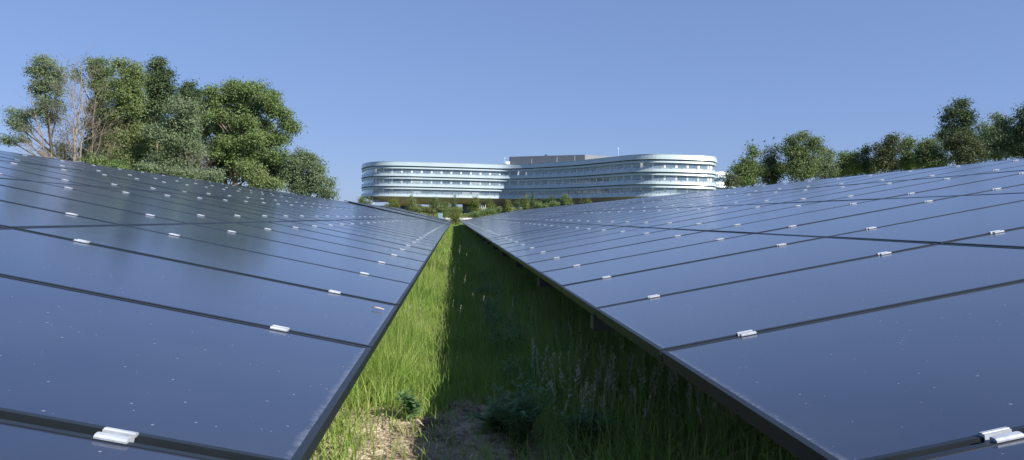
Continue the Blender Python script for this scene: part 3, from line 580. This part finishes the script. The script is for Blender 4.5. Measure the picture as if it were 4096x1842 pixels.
tree('alder_tree', 'slim mid green tree right of the brownish one', 'tree', 91, 3620, ZR([(1665, 370, 38, 30), (1650, 420, 50, 50), (1660, 490, 55, 60), (1640, 550, 70, 45)]), L_FRESH, M['bark'], .15, 13, 2.6, .42, 59, .16, GRR, .5)
tree('alder_tree', 'rounded dark tree in the dip left of the tallest poplar', 'tree', 88, 3730, ZR([(1850, 390, 60, 35), (1800, 430, 70, 50), (1880, 460, 75, 60), (1780, 500, 75, 60), (1850, 540, 100, 50)]), L_MID, M['bark'], .15, 13, 2.4, .42, 60, .2, GRR, .5)
tree('poplar_tree', 'tallest dark tree of the right group, egg shaped with gaps in its crown', 'tree', 94, 3830, ZR([(2085, 80, 48, 34), (2020, 120, 55, 50), (2110, 150, 58, 50), (2000, 190, 62, 50), (2100, 220, 68, 50), (2050, 270, 85, 45), (1960, 270, 45, 35), (1990, 320, 60, 45), (2080, 320, 90, 50), (1935, 350, 40, 45, .9), (2050, 60, 25, 20), (2120, 60, 18, 18)]), L_DARK, M['bark'], .15, 12, 2.6, .4, 61, .28, GRR, .6)
tree('alder_tree', 'brownish bushy tree at the foot of the tallest poplar', 'tree', 86, 3860, ZR([(2020, 350, 75, 45), (2110, 380, 80, 55), (2060, 440, 110, 60), (2180, 460, 80, 60), (2120, 510, 120, 40)]), L_BROWN, M['bark'], .15, 13, 2.4, .42, 62, .2, GRR, .5)
tree('alder_tree', 'airy light green tree near the right edge', 'tree', 90, 4020, ZR([(2360, 195, 45, 32), (2440, 220, 55, 40), (2370, 270, 75, 50), (2470, 290, 70, 50), (2240, 260, 55, 45, .5), (2420, 360, 95, 60), (2290, 350, 80, 60), (2460, 440, 90, 60), (2320, 450, 100, 60)]), L_BLUE, M['bark'], .15, 12, 2.3, .42, 63, .25, GRR, .6)
tree('poplar_tree', 'dark tree cut off by the right edge', 'tree', 88, 4090, ZR([(2575, 150, 40, 40), (2570, 230, 55, 55), (2580, 320, 55, 60), (2570, 420, 70, 70), (2660, 260, 90, 120), (2700, 420, 120, 100)]), L_DARK, M['bark'], .15, 13, 2.6, .42, 64, .25, GRR, .6)
tree('alder_tree', 'low green tree behind the narrow spire, filling the gap under it', 'tree', 96, 3440, ZR([(1100, 610, 90, 50), (1260, 600, 90, 50), (1380, 580, 80, 60), (1000, 620, 80, 50), (900, 600, 80, 60)]), L_MID, M['bark'], .15, 12, 2.4, .42, 66, .15, GRR, .5)
tree('alder_tree', 'low green tree filling the gap between the slim tree and the rounded dark one', 'tree', 97, 3690, ZR([(1700, 530, 90, 55), (1800, 500, 70, 60), (1620, 560, 70, 50), (1900, 520, 100, 50), (1980, 400, 60, 70)]), L_MID, M['bark'], .15, 12, 2.4, .42, 67, .15, GRR, .5)
tree('alder_tree', 'leafy dark green tree behind the airy one near the right edge', 'tree', 98, 3960, ZR([(2200, 360, 80, 70), (2300, 300, 60, 60), (2250, 440, 100, 70), (2400, 430, 120, 80), (2520, 400, 80, 90)]), L_MID, M['bark'], .15, 12, 2.4, .42, 68, .15, GRR, .5)
pr_ = bare('bare_tree', 'thin bare twigs where the two right birds sit', 89, 3062, [(3058, 574, .05, 1), (3095, 560, .05, 1), (3037, 585, .04, 1)], .06, 65, 1, L=.7, mt=M['bark'])
# birds
def bird(p, s, yaw, label):
    e = empty('bird', p, label, 'bird', 'birds on the treetops'); mb = MB(); c, sn = math.cos(yaw), math.sin(yaw)
    def W(x, z, y=0): return Vector((p.x+(x*c-y*sn)*s, p.y+(x*sn+y*c)*s, p.z+z*s))
    mb.tube([W(-.30, -.02), W(-.16, .05), W(-.02, .16), W(.08, .26), (W(.13, .36)), W(.19, .40), W(.25, .40), W(.33, .37)], [.02*s, .07*s, .11*s, .10*s, .065*s, .065*s, .04*s, .008*s], 8)
    mb.build('body', M['bird'], e, True)
    for sg in (-1, 1):
        w = MB(); w.tube([W(.06, .28, sg*.07), W(-.08, .16, sg*.11), W(-.28, .0, sg*.05)], [.03*s, .06*s, .01*s], 6); w.build('wing', M['bird'], e, True)
        l = MB(); l.tube([W(-.01, .1, sg*.03), W(.0, -.05, sg*.03)], .010*s, 5); l.build('leg', M['bird'], e)
for px, py, D, yaw, lb in ((3011, 564, 88, .2, 'dark bird alone on the tip of the cone shaped tree'), (3059, 569, 89, .5, 'dark bird lower and in the middle of the three, on a bare twig'), (3095, 556, 89, .4, 'dark bird highest and rightmost of the three, on a bare twig')):
    bird(P(px, py, D), .62, yaw, lb)
tw = MB(); a = P(3011, 566, 88); b_ = P(3011, 590, 88); tw.tube([b_, a], [.03, .012], 5)
for o in bpy.data.objects:
    if o.name.startswith('alder_tree') and 'left bird' in o.get('label', ''): tw.build('twig', M['bark'], o)

# young trees and bushes between the rows' far end and the building (coordinates from a zoom of the photo)
z1 = lambda L: zb(L, 3.1415, (1380, 560)); z2 = lambda L: zb(L, 3.1415, (2120, 560))
GS = 'young trees before the building'
def sap(label, D, base, bl, lm, seed, cat='young tree', leaf=.13, nc=2.6, name='young_tree', per=10, cs=.3, tr=.07):
    tree(name, label, cat, D, base, bl, lm, M['bark'], leaf, per, nc*1.8, cs*1.15, seed, tr, GS, .75)
sap('dark young tree left of the building, below its rounded end', 150, 1452, z1([(225, 735, 25, 25), (215, 770, 35, 30), (230, 800, 50, 28)]), L_MID, 71)
sap('thin sapling just right of the dark young tree at the building end', 150, 1477, z1([(308, 740, 12, 22), (305, 785, 18, 30)]), L_MID, 72)
sap('yellowish sapling in front of the leftmost glazed core', 160, 1577, z1([(620, 750, 14, 22), (605, 790, 40, 25), (625, 825, 50, 25), (540, 830, 45, 22), (600, 850, 70, 20)]), L_YEL, 73)
sap('tall pointed conifer sapling right of the leftmost glazed core', 150, 1648, z1([(830, 700, 9, 22), (840, 760, 28, 30), (845, 810, 42, 30), (840, 860, 55, 30), (900, 880, 50, 30)]), L_OLIVE, 74)
sap('small dark bush in the gap of bright sky under the building', 175, 1680, z1([(935, 835, 30, 20), (950, 870, 40, 25)]), L_MID, 75, 'bush', name='bush')
sap('dark rounded young tree near the middle of the gap', 155, 1738, z1([(1120, 745, 28, 22), (1110, 790, 55, 35), (1140, 840, 70, 35), (1090, 880, 60, 30)]), L_MID, 76)
sap('dull yellowish bush low beside the dark rounded young tree', 145, 1712, z1([(1040, 880, 60, 25), (1080, 905, 50, 20)]), leaf_mat('dull yellow green leaves', [(.12, .145, .05), (.18, .21, .07), (.26, .27, .11)], .3), 77, 'bush', name='bush')
sap('bright mid green young tree left of the slender spire', 140, 1775, z1([(1260, 830, 60, 35), (1230, 880, 60, 40), (1290, 920, 60, 50), (1250, 950, 50, 40)]), L_OLIVE, 78)
sap('slender spire sapling directly above the grass strip', 142, 1817, z1([(1372, 712, 6, 14), (1371, 760, 8, 35), (1375, 815, 30, 20), (1370, 850, 40, 30)]), L_DARK, 79)
sap('bright yellow green bush at the far end of the grass strip', 118, 1825, z1([(1395, 905, 52, 30), (1380, 950, 60, 35), (1395, 1000, 45, 28)]), L_YEL, 80, 'bush', name='bush', leaf=.1, nc=6)
sap('loose yellowish young tree right of the slender spire', 150, 1905, z1([(1640, 745, 25, 25), (1630, 795, 50, 30), (1620, 850, 75, 35), (1660, 880, 60, 35)]), L_YEL, 81)
sap('thin yellow green sapling by the slanting columns', 158, 1961, z1([(1800, 770, 20, 22), (1830, 810, 28, 22), (1815, 850, 30, 22)]), L_YEL, 82)
sap('rounded fresh green bush beside the slanting columns', 150, 1975, z1([(1890, 870, 60, 30), (1840, 895, 60, 30), (1930, 890, 35, 25)]), L_FRESH, 83, 'bush', name='bush')
sap('long low bright green hedge ending at the grass strip', 128, 1915, z1([(1560, 955, 60, 20), (1650, 935, 60, 22), (1740, 920, 60, 22), (1820, 908, 50, 20)]), L_FRESH, 84, 'hedge', name='hedge', leaf=.1, nc=5)
sap('yellow green conifer sapling left of two dark spires', 140, 2034, z1([(2050, 775, 10, 20), (2050, 815, 25, 25), (2048, 855, 38, 25), (2050, 885, 48, 22)]), L_YEL, 85)
sap('left dark narrow spire before the shaded wing', 145, 2070, z1([(2167, 735, 9, 25), (2167, 785, 18, 35), (2170, 850, 24, 45)]), L_DARK, 86)
sap('yellow green young tree between the two dark spires', 140, 2106, z1([(2272, 705, 15, 12), (2260, 760, 18, 30), (2280, 810, 35, 30), (2265, 860, 50, 30)]), L_YEL, 87)
sap('right dark narrow spire before the shaded wing', 145, 2133, z1([(2360, 710, 10, 25), (2362, 760, 20, 35), (2355, 820, 24, 45)]), L_DARK, 88)
sap('dark young tree just behind the yellow green one', 150, 2117, z1([(2320, 780, 22, 35), (2330, 840, 30, 40)]), L_DARK, 89)
sap('fresh green bush right of the two dark spires', 140, 2180, z2([(90, 820, 45, 30), (140, 840, 55, 30)]), L_FRESH, 90, 'bush', name='bush')
sap('dark green young tree pointed above the green bushes', 150, 2190, z2([(275, 715, 12, 20), (270, 760, 40, 30), (180, 765, 45, 25), (230, 800, 70, 30)]), L_DARK, 91)
sap('bright green rounded bush below the pointed young tree', 138, 2210, z2([(260, 830, 70, 30), (330, 820, 55, 30), (200, 850, 60, 25)]), L_FRESH, 92, 'bush', name='bush')
sap('grey green rounded young tree before the shaded wing', 145, 2263, z2([(450, 715, 35, 28), (450, 760, 60, 40), (470, 800, 60, 35), (410, 810, 40, 30)]), L_MID, 93)
sap('small reddish green sapling above the right row', 150, 2326, z2([(650, 755, 12, 15), (648, 790, 16, 20)]), L_BROWN, 94)
sap('small pale green sapling above the right row, right of the reddish one', 150, 2354, z2([(733, 760, 14, 18), (733, 795, 24, 20)]), L_YEL, 95)

# low things past the rows
def slab(name, px0, px1, y0, y1, D, dep, mt, label, cat):
    a = P(px0, y0, D); b_ = P(px1, y0, D); z0 = float(terrain((a.x+b_.x)/2, a.y)); e = MB()
    e.box(a.x, b_.x, a.y, a.y+dep, z0-.05, P((px0+px1)/2, y0, D).z); return e
c_ = P(1762, 853, 122); e = empty('utility_cabinet', (c_.x, c_.y, 0), 'pale teal metal cabinet just past the end of the left row', 'cabinet')
mb = MB(); mb.box(c_.x-.36, c_.x+.36, c_.y, c_.y+.5, .1, c_.z-.05); mb.build('housing', M['teal'], e)
mb = MB(); mb.box(c_.x-.40, c_.x+.40, c_.y-.04, c_.y+.54, c_.z-.05, c_.z+.01); mb.build('lid', M['teal'], e)
mb = MB(); mb.box(c_.x-.42, c_.x+.42, c_.y-.05, c_.y+.55, -.1, .1); mb.build('plinth', M['concrete'], e)
for px, nm, lb in ((1790, 3, 'pale boulders heaped left of the bright end bush'), (1856, 4, 'pale boulders heaped right of the bright end bush')):
    for k in range(nm):
        q = P(px+(k-1.2)*13, 876, 120+k*.6); st = MB(); r = random.Random(px+k); n = 8; vs = []
        for i in range(5):
            for j in range(n):
                a = j/n*6.283; ph = -1.2+i*.62; R_ = .34*(1+r.uniform(-.2, .2)); vs.append((q.x+R_*1.3*math.cos(a)*math.cos(ph), q.y+R_*math.sin(a)*math.cos(ph), q.z-.12+R_*.8*math.sin(ph)))
        fs = [(i*n+j, i*n+(j+1) % n, (i+1)*n+(j+1) % n, (i+1)*n+j) for i in range(4) for j in range(n)]+[tuple(range(n))[::-1], tuple(4*n+j for j in range(n))]
        st.add(vs, fs); o = st.build('boulder', M['concrete'], None); tag(o, lb, 'boulder', lb)

# ---------------------------------------------------------------- office building
def catmull(pts, step):
    out = []; pts = [np.array(p, float) for p in pts]; n = len(pts)
    for i in range(n-1):
        p0 = pts[max(i-1, 0)]; p1 = pts[i]; p2 = pts[i+1]; p3 = pts[min(i+2, n-1)]; k = max(2, int(np.linalg.norm(p2-p1)/step))
        for j in range(k):
            t = j/k; out.append(.5*((2*p1)+(-p0+p2)*t+(2*p0-5*p1+4*p2-p3)*t*t+(-p0+3*p1-3*p2+p3)*t**3))
    out.append(pts[-1]); return np.array(out)
def plan(stations): return [(lambda v: (v.x, v.y))(P(px, 870, D)) for px, D in stations]
STA = [(1480, 350), (1458, 338), (1451, 326), (1460, 314), (1488, 304.5), (1536, 300), (1606, 299), (1720, 300.5), (1845, 302.5), (1950, 304.5), (2020, 305), (2080, 302), (2140, 296.5), (2187, 291.5), (2280, 281.5), (2364, 270.5), (2450, 259), (2520, 250.5), (2592, 246), (2652, 245.2), (2747, 246.5), (2830, 249), (2850, 253.5), (2852, 260), (2838, 285)]
front = catmull(plan(STA), 1.2)
tan = np.gradient(front, axis=0); tan /= np.linalg.norm(tan, axis=1)[:, None]; nrm = np.stack([tan[:, 1], -tan[:, 0]], 1)   # outward
arc = np.concatenate([[0], np.cumsum(np.linalg.norm(np.diff(front, axis=0), axis=1))])
ZB = P(2150, 795.5, 294).z; 
def zb_at(t): return ZB
def strip(prof, path, nr, close=True, z0=0.):
    """sweep a profile [(outward, height)] along the plan curve; returns an MB"""
    mb = MB(); m_ = len(prof); n = len(path)
    vs = [(path[i][0]+nr[i][0]*o, path[i][1]+nr[i][1]*o, z0+z) for i in range(n) for o, z in prof]
    fs = [(i*m_+j, i*m_+(j+1) % m_, (i+1)*m_+(j+1) % m_, (i+1)*m_+j) for i in range(n-1) for j in range(m_ if close else m_-1)]
    if close: fs += [tuple(range(m_))[::-1], tuple((n-1)*m_+j for j in range(m_))]
    return mb.add(vs, fs)
bc = front[len(front)//2]+np.array([6, 14])
off = empty('office_building', (float(bc[0]), float(bc[1]), 2.0), 'long curved white office building with ribbon windows raised on columns above the trees', 'building')
FH = 4.25; HT = 14.4
# wall core (light infill wall behind the windows)
strip([(-.12, .02), (-.12, HT-.3), (-1.2, HT-.3), (-1.2, .02)], front, nrm, True, ZB).build('wall', M['wall'], off, True)
def band(o0, o1, za, zc, name='facade_band', mt='white_panel'):
    s_ = strip([(-.1, za), (o0, za), (o0+.03, za+.06), (o1, zc-.05), (o1-.06, zc), (-.1, zc)], front, nrm, True, ZB)
    return s_.build(name, M[mt], off)
for k in range(3):
    z = k*FH
    band(1.0, .62, z-.02, z+1.12)                        # shell below the windows, leaning outwards at its foot
    band(.68, .42, z+3.12, z+3.99)                       # shell above the windows
    strip([(-.1, z+3.995), (.22, z+3.995), (.22, z+4.225), (-.1, z+4.225)], front, nrm, True, ZB).build('shadow_joint', M['shadow_gap'], off)
    strip([(.60, z+1.13), (.62, z+1.13), (.60, z+1.50), (.58, z+1.50)], front, nrm, True, ZB).build('balustrade', M['rail'], off)
band(1.0, .62, 3*FH+.02, HT, 'roof_fascia')
strip([(-.1, HT), (.66, HT), (.66, HT+.16), (-.1, HT+.16)], front, nrm, True, ZB).build('coping', M['white_panel'], off)
# vertical posts of the balustrade
for k in range(3):
    mb = MB(); a = 3.0
    while a < arc[-1]-2:
        i = int(np.searchsorted(arc, a)); p = front[i]; q = nrm[i]; x, y = p+q*.64; mb.box(x-.05, x+.05, y-.05, y+.05, ZB+k*FH+.9, ZB+k*FH+1.55); a += 4.1
    mb.build('balustrade_post', M['shadow_gap'], off)
# windows, one mesh per bay
def at_arc(a):
    x = np.interp(a, arc, front[:, 0]); y = np.interp(a, arc, front[:, 1]); nx_ = np.interp(a, arc, nrm[:, 0]); ny_ = np.interp(a, arc, nrm[:, 1]); return np.array([x, y]), np.array([nx_, ny_])
def pane(a0, a1, z0, z1, o, th=.05):
    mb = MB(); p0, n0 = at_arc(a0); p1, n1 = at_arc(a1); vs = []
    for (p, n_) in ((p0, n0), (p1, n1)):
        for oo in (o, o-th):
            for z in (z0, z1): q = p+n_*oo; vs.append((q[0], q[1], ZB+z))
    return mb.add(vs, [(0, 1, 5, 4), (2, 6, 7, 3), (0, 2, 3, 1), (4, 5, 7, 6), (1, 3, 7, 5), (0, 4, 6, 2)])
px_of = lambda p: 2048+F*((p[0]*rt2.x+p[1]*rt2.y)/(p[0]*fw.x+p[1]*fw.y))
a_start = float(arc[np.argmin(np.abs(np.array([px_of(p) for p in front[:len(front)//3]])-1505))])
BAY = 4.12; posters = {(2, 1737): 1}
rr = random.Random(9); nb = 0; a = a_start; bays = []
while a < arc[-1]-14 and nb < 40: bays.append(a); a += BAY; nb += 1
for f in range(3):
    for bi, a in enumerate(bays):
        z0 = f*FH+1.14; z1 = f*FH+3.09
        pc, _ = at_arc(a+BAY/2); px = px_of(pc)
        blind = rr.random() < .05 or (f == 0 and 1845 < px < 1885) or (f == 2 and 2385 < px < 2425)
        w = pane(a+.44, a+BAY-.44, z0, z1, .0).build('window', M['blind'] if blind else M['window'], off)
        if not blind:
            fr = MB()
            for u in ((.40, .47), (BAY*.5-.03, BAY*.5+.03), (BAY*.72, BAY*.72+.05)) if bi % 2 else ((.40, .47), (BAY-.50, BAY-.44), (BAY*.8, BAY*.8+.04)):
                t_ = pane(a+u[0], a+u[1], z0, z1, .03, .06); fr.add(t_.v, t_.f)
            fo = fr.build('window_frame', M['wall']); fo.parent = w; fo.matrix_parent_inverse = Matrix.Translation(-off.location)
        if f == 2 and 1700 < px < 1885 or (f == 1 and rr.random() < .12 and px < 1950):
            for _ in range(rr.randint(1, 3)):
                u = rr.uniform(.6, BAY-1.6); wd = rr.uniform(.3, .9); h_ = rr.uniform(.35, .7); zz = z0+rr.uniform(.3, .8)
                q = pane(a+u, a+u+wd, zz, zz+h_, .04+.01*_, .01).build('window_poster', M['poster_green'] if rr.random() < .35 else M['poster_white']); q.parent = w; q.matrix_parent_inverse = Matrix.Translation(-off.location)
# glazed rounded ends and balcony rails
for f in range(3):
    for (pa, pb) in ((1452, 1497),):
        ii = [i for i in range(len(front)//3) if px_of(front[i]) < pb]; pth = front[ii]; nn = nrm[ii]
        strip([(.2, f*FH+1.14), (.25, f*FH+1.14), (.15, f*FH+3.1), (.1, f*FH+3.1)], pth, nn, True, ZB).build('curved_glazing', M['rail'], off)
    mb = MB()
    for a0 in (bays[0]+.5, bays[1]+1, bays[2]+1.5):
        for zz in (1.75, ):
            t_ = pane(a0, a0+3.2, f*FH+zz, f*FH+zz+.09, .75, .08); mb.add(t_.v, t_.f)
        t_ = pane(a0+2.2, a0+2.3, f*FH+1.1, f*FH+2.0, .75, .08); mb.add(t_.v, t_.f)
    ab = float(arc[np.argmin(np.abs(np.array([px_of(p) if i > len(front)//2 else 0 for i, p in enumerate(front)])-2560))])
    for a0 in (ab-5, ab, ab+4.5):
        t_ = pane(a0, a0+3.2, f*FH+1.75, f*FH+1.84, .75, .08); mb.add(t_.v, t_.f); t_ = pane(a0+.9, a0+1.0, f*FH+1.1, f*FH+2.0, .75, .08); mb.add(t_.v, t_.f)
    mb.build('balcony_rail', M['white_panel'], off)
# roof plane and back
DEPTH = 22
back = front+np.array([rt.x, rt.y])*0+np.array([fw.x, fw.y])*1.0
inner = front-nrm*1.0
bk = np.array([p+np.array([fw.x, fw.y])*DEPTH for p in front[8:-8]])
mb = MB(); fr_ = front[8:-8]-nrm[8:-8]*1.0; n = len(fr_)
mb.add([(p[0], p[1], ZB+HT-.25) for p in fr_]+[(p[0], p[1], ZB+HT-.25) for p in bk], [(i, i+1, n+i+1, n+i) for i in range(n-1)]); mb.build('roof', M['roof'], off)
mb = MB(); mb.add([(p[0], p[1], ZB-2) for p in bk]+[(p[0], p[1], ZB+HT-.25) for p in bk], [(i, i+1, n+i+1, n+i) for i in range(n-1)]); mb.build('rear_wall', M['wall'], off)
# bulging soffit
pxs = np.array([px_of(p) for p in front])
def droop(px, i):
    z = np.interp(px, [1451, 1488, 1515, 1545, 1590, 1630, 1665, 1700, 1760, 1830, 1890, 1950, 2000, 2060, 2130, 2250, 2400, 2600, 2852], [.2, 1.1, 2.2, 3.2, 3.7, 3.7, 2.7, 2.9, 3.1, 2.7, 3.0, 3.8, 3.6, 3.2, 3.6, 4.2, 4.0, 4.2, 4.0])
    return z
mb = MB(); prof = [(.9, 0), (.2, -.10), (-1.5, -.38), (-3.5, -.70), (-6, -.92), (-9, -1.0), (-12, -.93), (-15, -.7), (-22, -.55)]; vs = []; n = len(front)
fo_ = np.array([fw.x, fw.y])
for i in range(n):
    dz = droop(pxs[i], i)
    e_ = min(1, min(arc[i], arc[-1]-arc[i])/26)
    for o, z in prof:
        dirv = nrm[i]*(.35+.65*e_)*(1 if o > 0 else 1)*.6+(-fo_)*.4 if o < -1 else nrm[i]
        sc_ = 1.0 if o > -1 else (.35+.65*e_)
        q = front[i]+dirv/np.linalg.norm(dirv)*o*sc_
        bul = 1+.05*math.sin(arc[i]*.12)
        vs.append((q[0], q[1], ZB-.03+dz*z*bul))
m_ = len(prof); mb.add(vs, [(i*m_+j, i*m_+j+1, (i+1)*m_+j+1, (i+1)*m_+j) for i in range(n-1) for j in range(m_-1)]); mb.build('soffit', M['soffit'], off, True)
# glazed cores and slanting columns that carry it
def core(px, D, w, label=None):
    c = P(px, 840, D); z0 = float(terrain(c.x, c.y)); mb = MB()
    mb.tube([(c.x, c.y, z0-.3), (c.x, c.y, ZB-2.2)], w, 10); mb.build('entrance_core', M['core_glass'], off)
def vcol(px0, px1, D, r_=.22):
    a = P(px0, 840, D); b_ = P(px1, 840, D); z0 = float(terrain(a.x, a.y))-.3; mb = MB(); mb.tube([(a.x, a.y, z0), (b_.x, b_.y, ZB-2.2)], [r_*.8, r_], 8); mb.build('slanting_column', M['galv'], off, True)
core(1612, 312, 3.0); core(2015, 316, 2.2); core(2125, 312, 3.5); core(1868, 322, 2.2)
for p in ((1596, 1604), (1610, 1598), (1610, 1626), (1626, 1612), (1588, 1592), (1636, 1632)): vcol(*p, 308)
for p in ((1922, 1914), (1934, 1922), (1934, 1942), (1944, 1928), (1970, 1958), (1974, 1986), (1950, 1962)): vcol(*p, 306, .26)
for p in ((2100, 2090), (2104, 2116), (2250, 2240), (2256, 2268)): vcol(*p, 302)
# penthouse
pa, pb_, pc, pd = P(2037, 635, 314), P(2340, 619.5, 297), P(2500, 628, 306), P(2180, 640, 324)
zt = pb_.z; poly = [pa, pb_, pc, pd]
mb = MB(); mb.add([(p.x, p.y, ZB+HT-.24) for p in poly]+[(p.x, p.y, zt) for p in poly], [(0, 1, 5, 4), (1, 2, 6, 5), (2, 3, 7, 6), (3, 0, 4, 7), (4, 5, 6, 7)])
ph = mb.build('penthouse', M['penthouse'], off)
mb = MB()
for i in range(4):
    p, q = poly[i], poly[(i+1) % 4]; d = (q-p); d.z = 0; d.normalize(); o = Vector((d.y, -d.x, 0))*.12
    vs = []
    for s0 in (p-d*.1, q+d*.1):
        for oo in (o, -o):
            for z in (zt, zt+.22+.002*i): vs.append((s0.x+oo.x, s0.y+oo.y, z))
    mb.add(vs, [(0, 1, 5, 4), (2, 6, 7, 3), (0, 2, 3, 1), (4, 5, 7, 6), (1, 3, 7, 5), (0, 4, 6, 2)])
q = mb.build('roof_edge', M['letter']); q.parent = ph; q.matrix_parent_inverse = Matrix.Translation(-off.location)
for px, D, h_ in ((2019, 309, 3.6), (2127, 303, 2.6), (2228, 292, 2.6), (2299, 284, 2.6), (2473, 262, 4.0)):
    p = P(px, 640, D); mb = MB(); z = ZB+HT-.25; mb.tube([(p.x, p.y, z), (p.x, p.y, z+h_+.25)], .05, 6); mb.box(p.x-.3, p.x+.3, p.y-.02, p.y+.02, z+h_-.25, z+h_-.05) if px in (2019, 2473) else None; mb.build('antenna', M['wall'], off)
for px, D, w, h_ in ((2000, 309, 1.0, .7), (2020, 310, .7, .9), (2031, 311, 1.0, 2.0)):
    p = P(px, 650, D); mb = MB(); mb.box(p.x-w, p.x+w, p.y, p.y+1.5, ZB+HT-.24, ZB+HT+h_); mb.build('roof_unit', M['shadow_gap'] if px < 2030 else M['wall'], off)
p = P(2184, 625, 306); mb = MB(); mb.box(p.x-.45, p.x+.45, p.y-.3, p.y+.3, zt+.0, zt+.55); mb.build('roof_unit', M['shadow_gap'], off)

# second building with the sign
st2 = catmull(plan([(2740, 331), (2800, 329), (2860, 328.5), (2910, 331), (2932, 338), (2938, 347), (2925, 362)]), 1.2)
tg = np.gradient(st2, axis=0); tg /= np.linalg.norm(tg, axis=1)[:, None]; n2_ = np.stack([tg[:, 1], -tg[:, 0]], 1)
zt2 = P(2880, 689, 329).z
c = st2[len(st2)//2]
ob = empty('sign_building', (float(c[0]), float(c[1])+8, 2.0), 'white banded building with large white letters, half hidden behind the main building', 'building')
strip([(-.1, zt2-.3), (-.1, 2), (-1.2, 2), (-1.2, zt2-.3)], st2, n2_).build('wall', M['window'], ob)
for i, (za, zc, o0, o1) in enumerate([(0, 1.15, 1.0, .6), (4.6, 5.85, 1.0, .62), (6.1, 7.0, .85, .5), (9.0, 10.2, 1., .62), (10.4, 11.3, .85, .5), (13.3, 14.5, 1, .62)]):
    strip([(-.1, zt2-zc), (o0, zt2-zc), (o1, zt2-za), (-.1, zt2-za)], st2, n2_).build('facade_band', M['white_panel'], ob)
strip([(.1, zt2-2.9), (.3, zt2-2.9), (.3, zt2-1.16), (.1, zt2-1.16)], st2, n2_).build('sign_shade_sheet', M['sign_shade'], ob)  # sheet whose blue grey paints the shaded gap behind the letters
mb = MB(); n = len(st2); mb.add([(p[0], p[1], zt2-.3) for p in st2]+[(p[0]+2, p[1]+22, zt2-.3) for p in st2], [(i, i+1, n+i+1, n+i) for i in range(n-1)]); mb.build('roof', M['roof'], ob)
for i in range(8):
    k = int(len(st2)*(.25+.06*i)); p = st2[k]+n2_[k]*.02; mb = MB()
    for (za, zc) in ((3.0, 4.6), (7.1, 8.95)): mb.box(p[0]-.12, p[0]+.12, p[1]-.2, p[1]-.02, zt2-zc, zt2-za)
    mb.build('mullion', M['white_panel'], ob)
tp = P(2837, 710.5, 326.5); cu = bpy.data.curves.new('lettering', 'FONT'); cu.body = 'ZENC'; cu.size = 2.55; cu.extrude = .12; cu.offset = .055; cu.space_character = 1.06
cu.materials.append(M['letter']); to_ = bpy.data.objects.new('t', cu); dg = bpy.context.evaluated_depsgraph_get(); COL.objects.link(to_); dg.update(); lme = bpy.data.meshes.new_from_object(to_.evaluated_get(dg)); bpy.data.objects.remove(to_); lo = link('lettering', lme, ob); lo.location = tp; lo.scale = (1.25, 1, 1); lo.rotation_euler = (math.pi/2, 0, -YAW*.6)

# ---------------------------------------------------------------- light
SKY_TINT = (.78, .975, 1.5)
w = bpy.data.worlds.new('World'); SC.world = w; w.use_nodes = True; nt = w.node_tree; bg = nt.nodes['Background']
sk = nt.nodes.new('ShaderNodeTexSky'); sk.sky_type = 'NISHITA'; sk.sun_disc = False; sk.sun_elevation = SUN_EL; sk.sun_rotation = SUN_AZ
sk.air_density = 1.0; sk.dust_density = .15; sk.ozone_density = 4.5; sk.altitude = 300
gm_ = nt.nodes.new('ShaderNodeGamma'); gm_.inputs[1].default_value = .42
ml_ = nt.nodes.new('ShaderNodeVectorMath'); ml_.operation = 'MULTIPLY'; ml_.inputs[1].default_value = SKY_TINT
nt.links.new(sk.outputs[0], gm_.inputs[0]); nt.links.new(gm_.outputs[0], ml_.inputs[0]); nt.links.new(ml_.outputs[0], bg.inputs[0]); bg.inputs[1].default_value = .15
su = bpy.data.lights.new('sun', 'SUN'); su.energy = 5.0; su.angle = math.radians(.53); su.color = (1, .955, .88)
so = bpy.data.objects.new('sun', su); COL.objects.link(so)
sd = Vector((math.sin(SUN_AZ)*math.cos(SUN_EL), math.cos(SUN_AZ)*math.cos(SUN_EL), math.sin(SUN_EL)))
so.rotation_euler = sd.to_track_quat('Z', 'Y').to_euler(); so.location = (40, -30, 60)
SC.view_settings.view_transform = 'Standard'; SC.view_settings.look = 'None'; SC.view_settings.exposure = .6; SC.view_settings.gamma = 1
SC.cycles.max_bounces = 8; SC.cycles.sample_clamp_indirect = 6
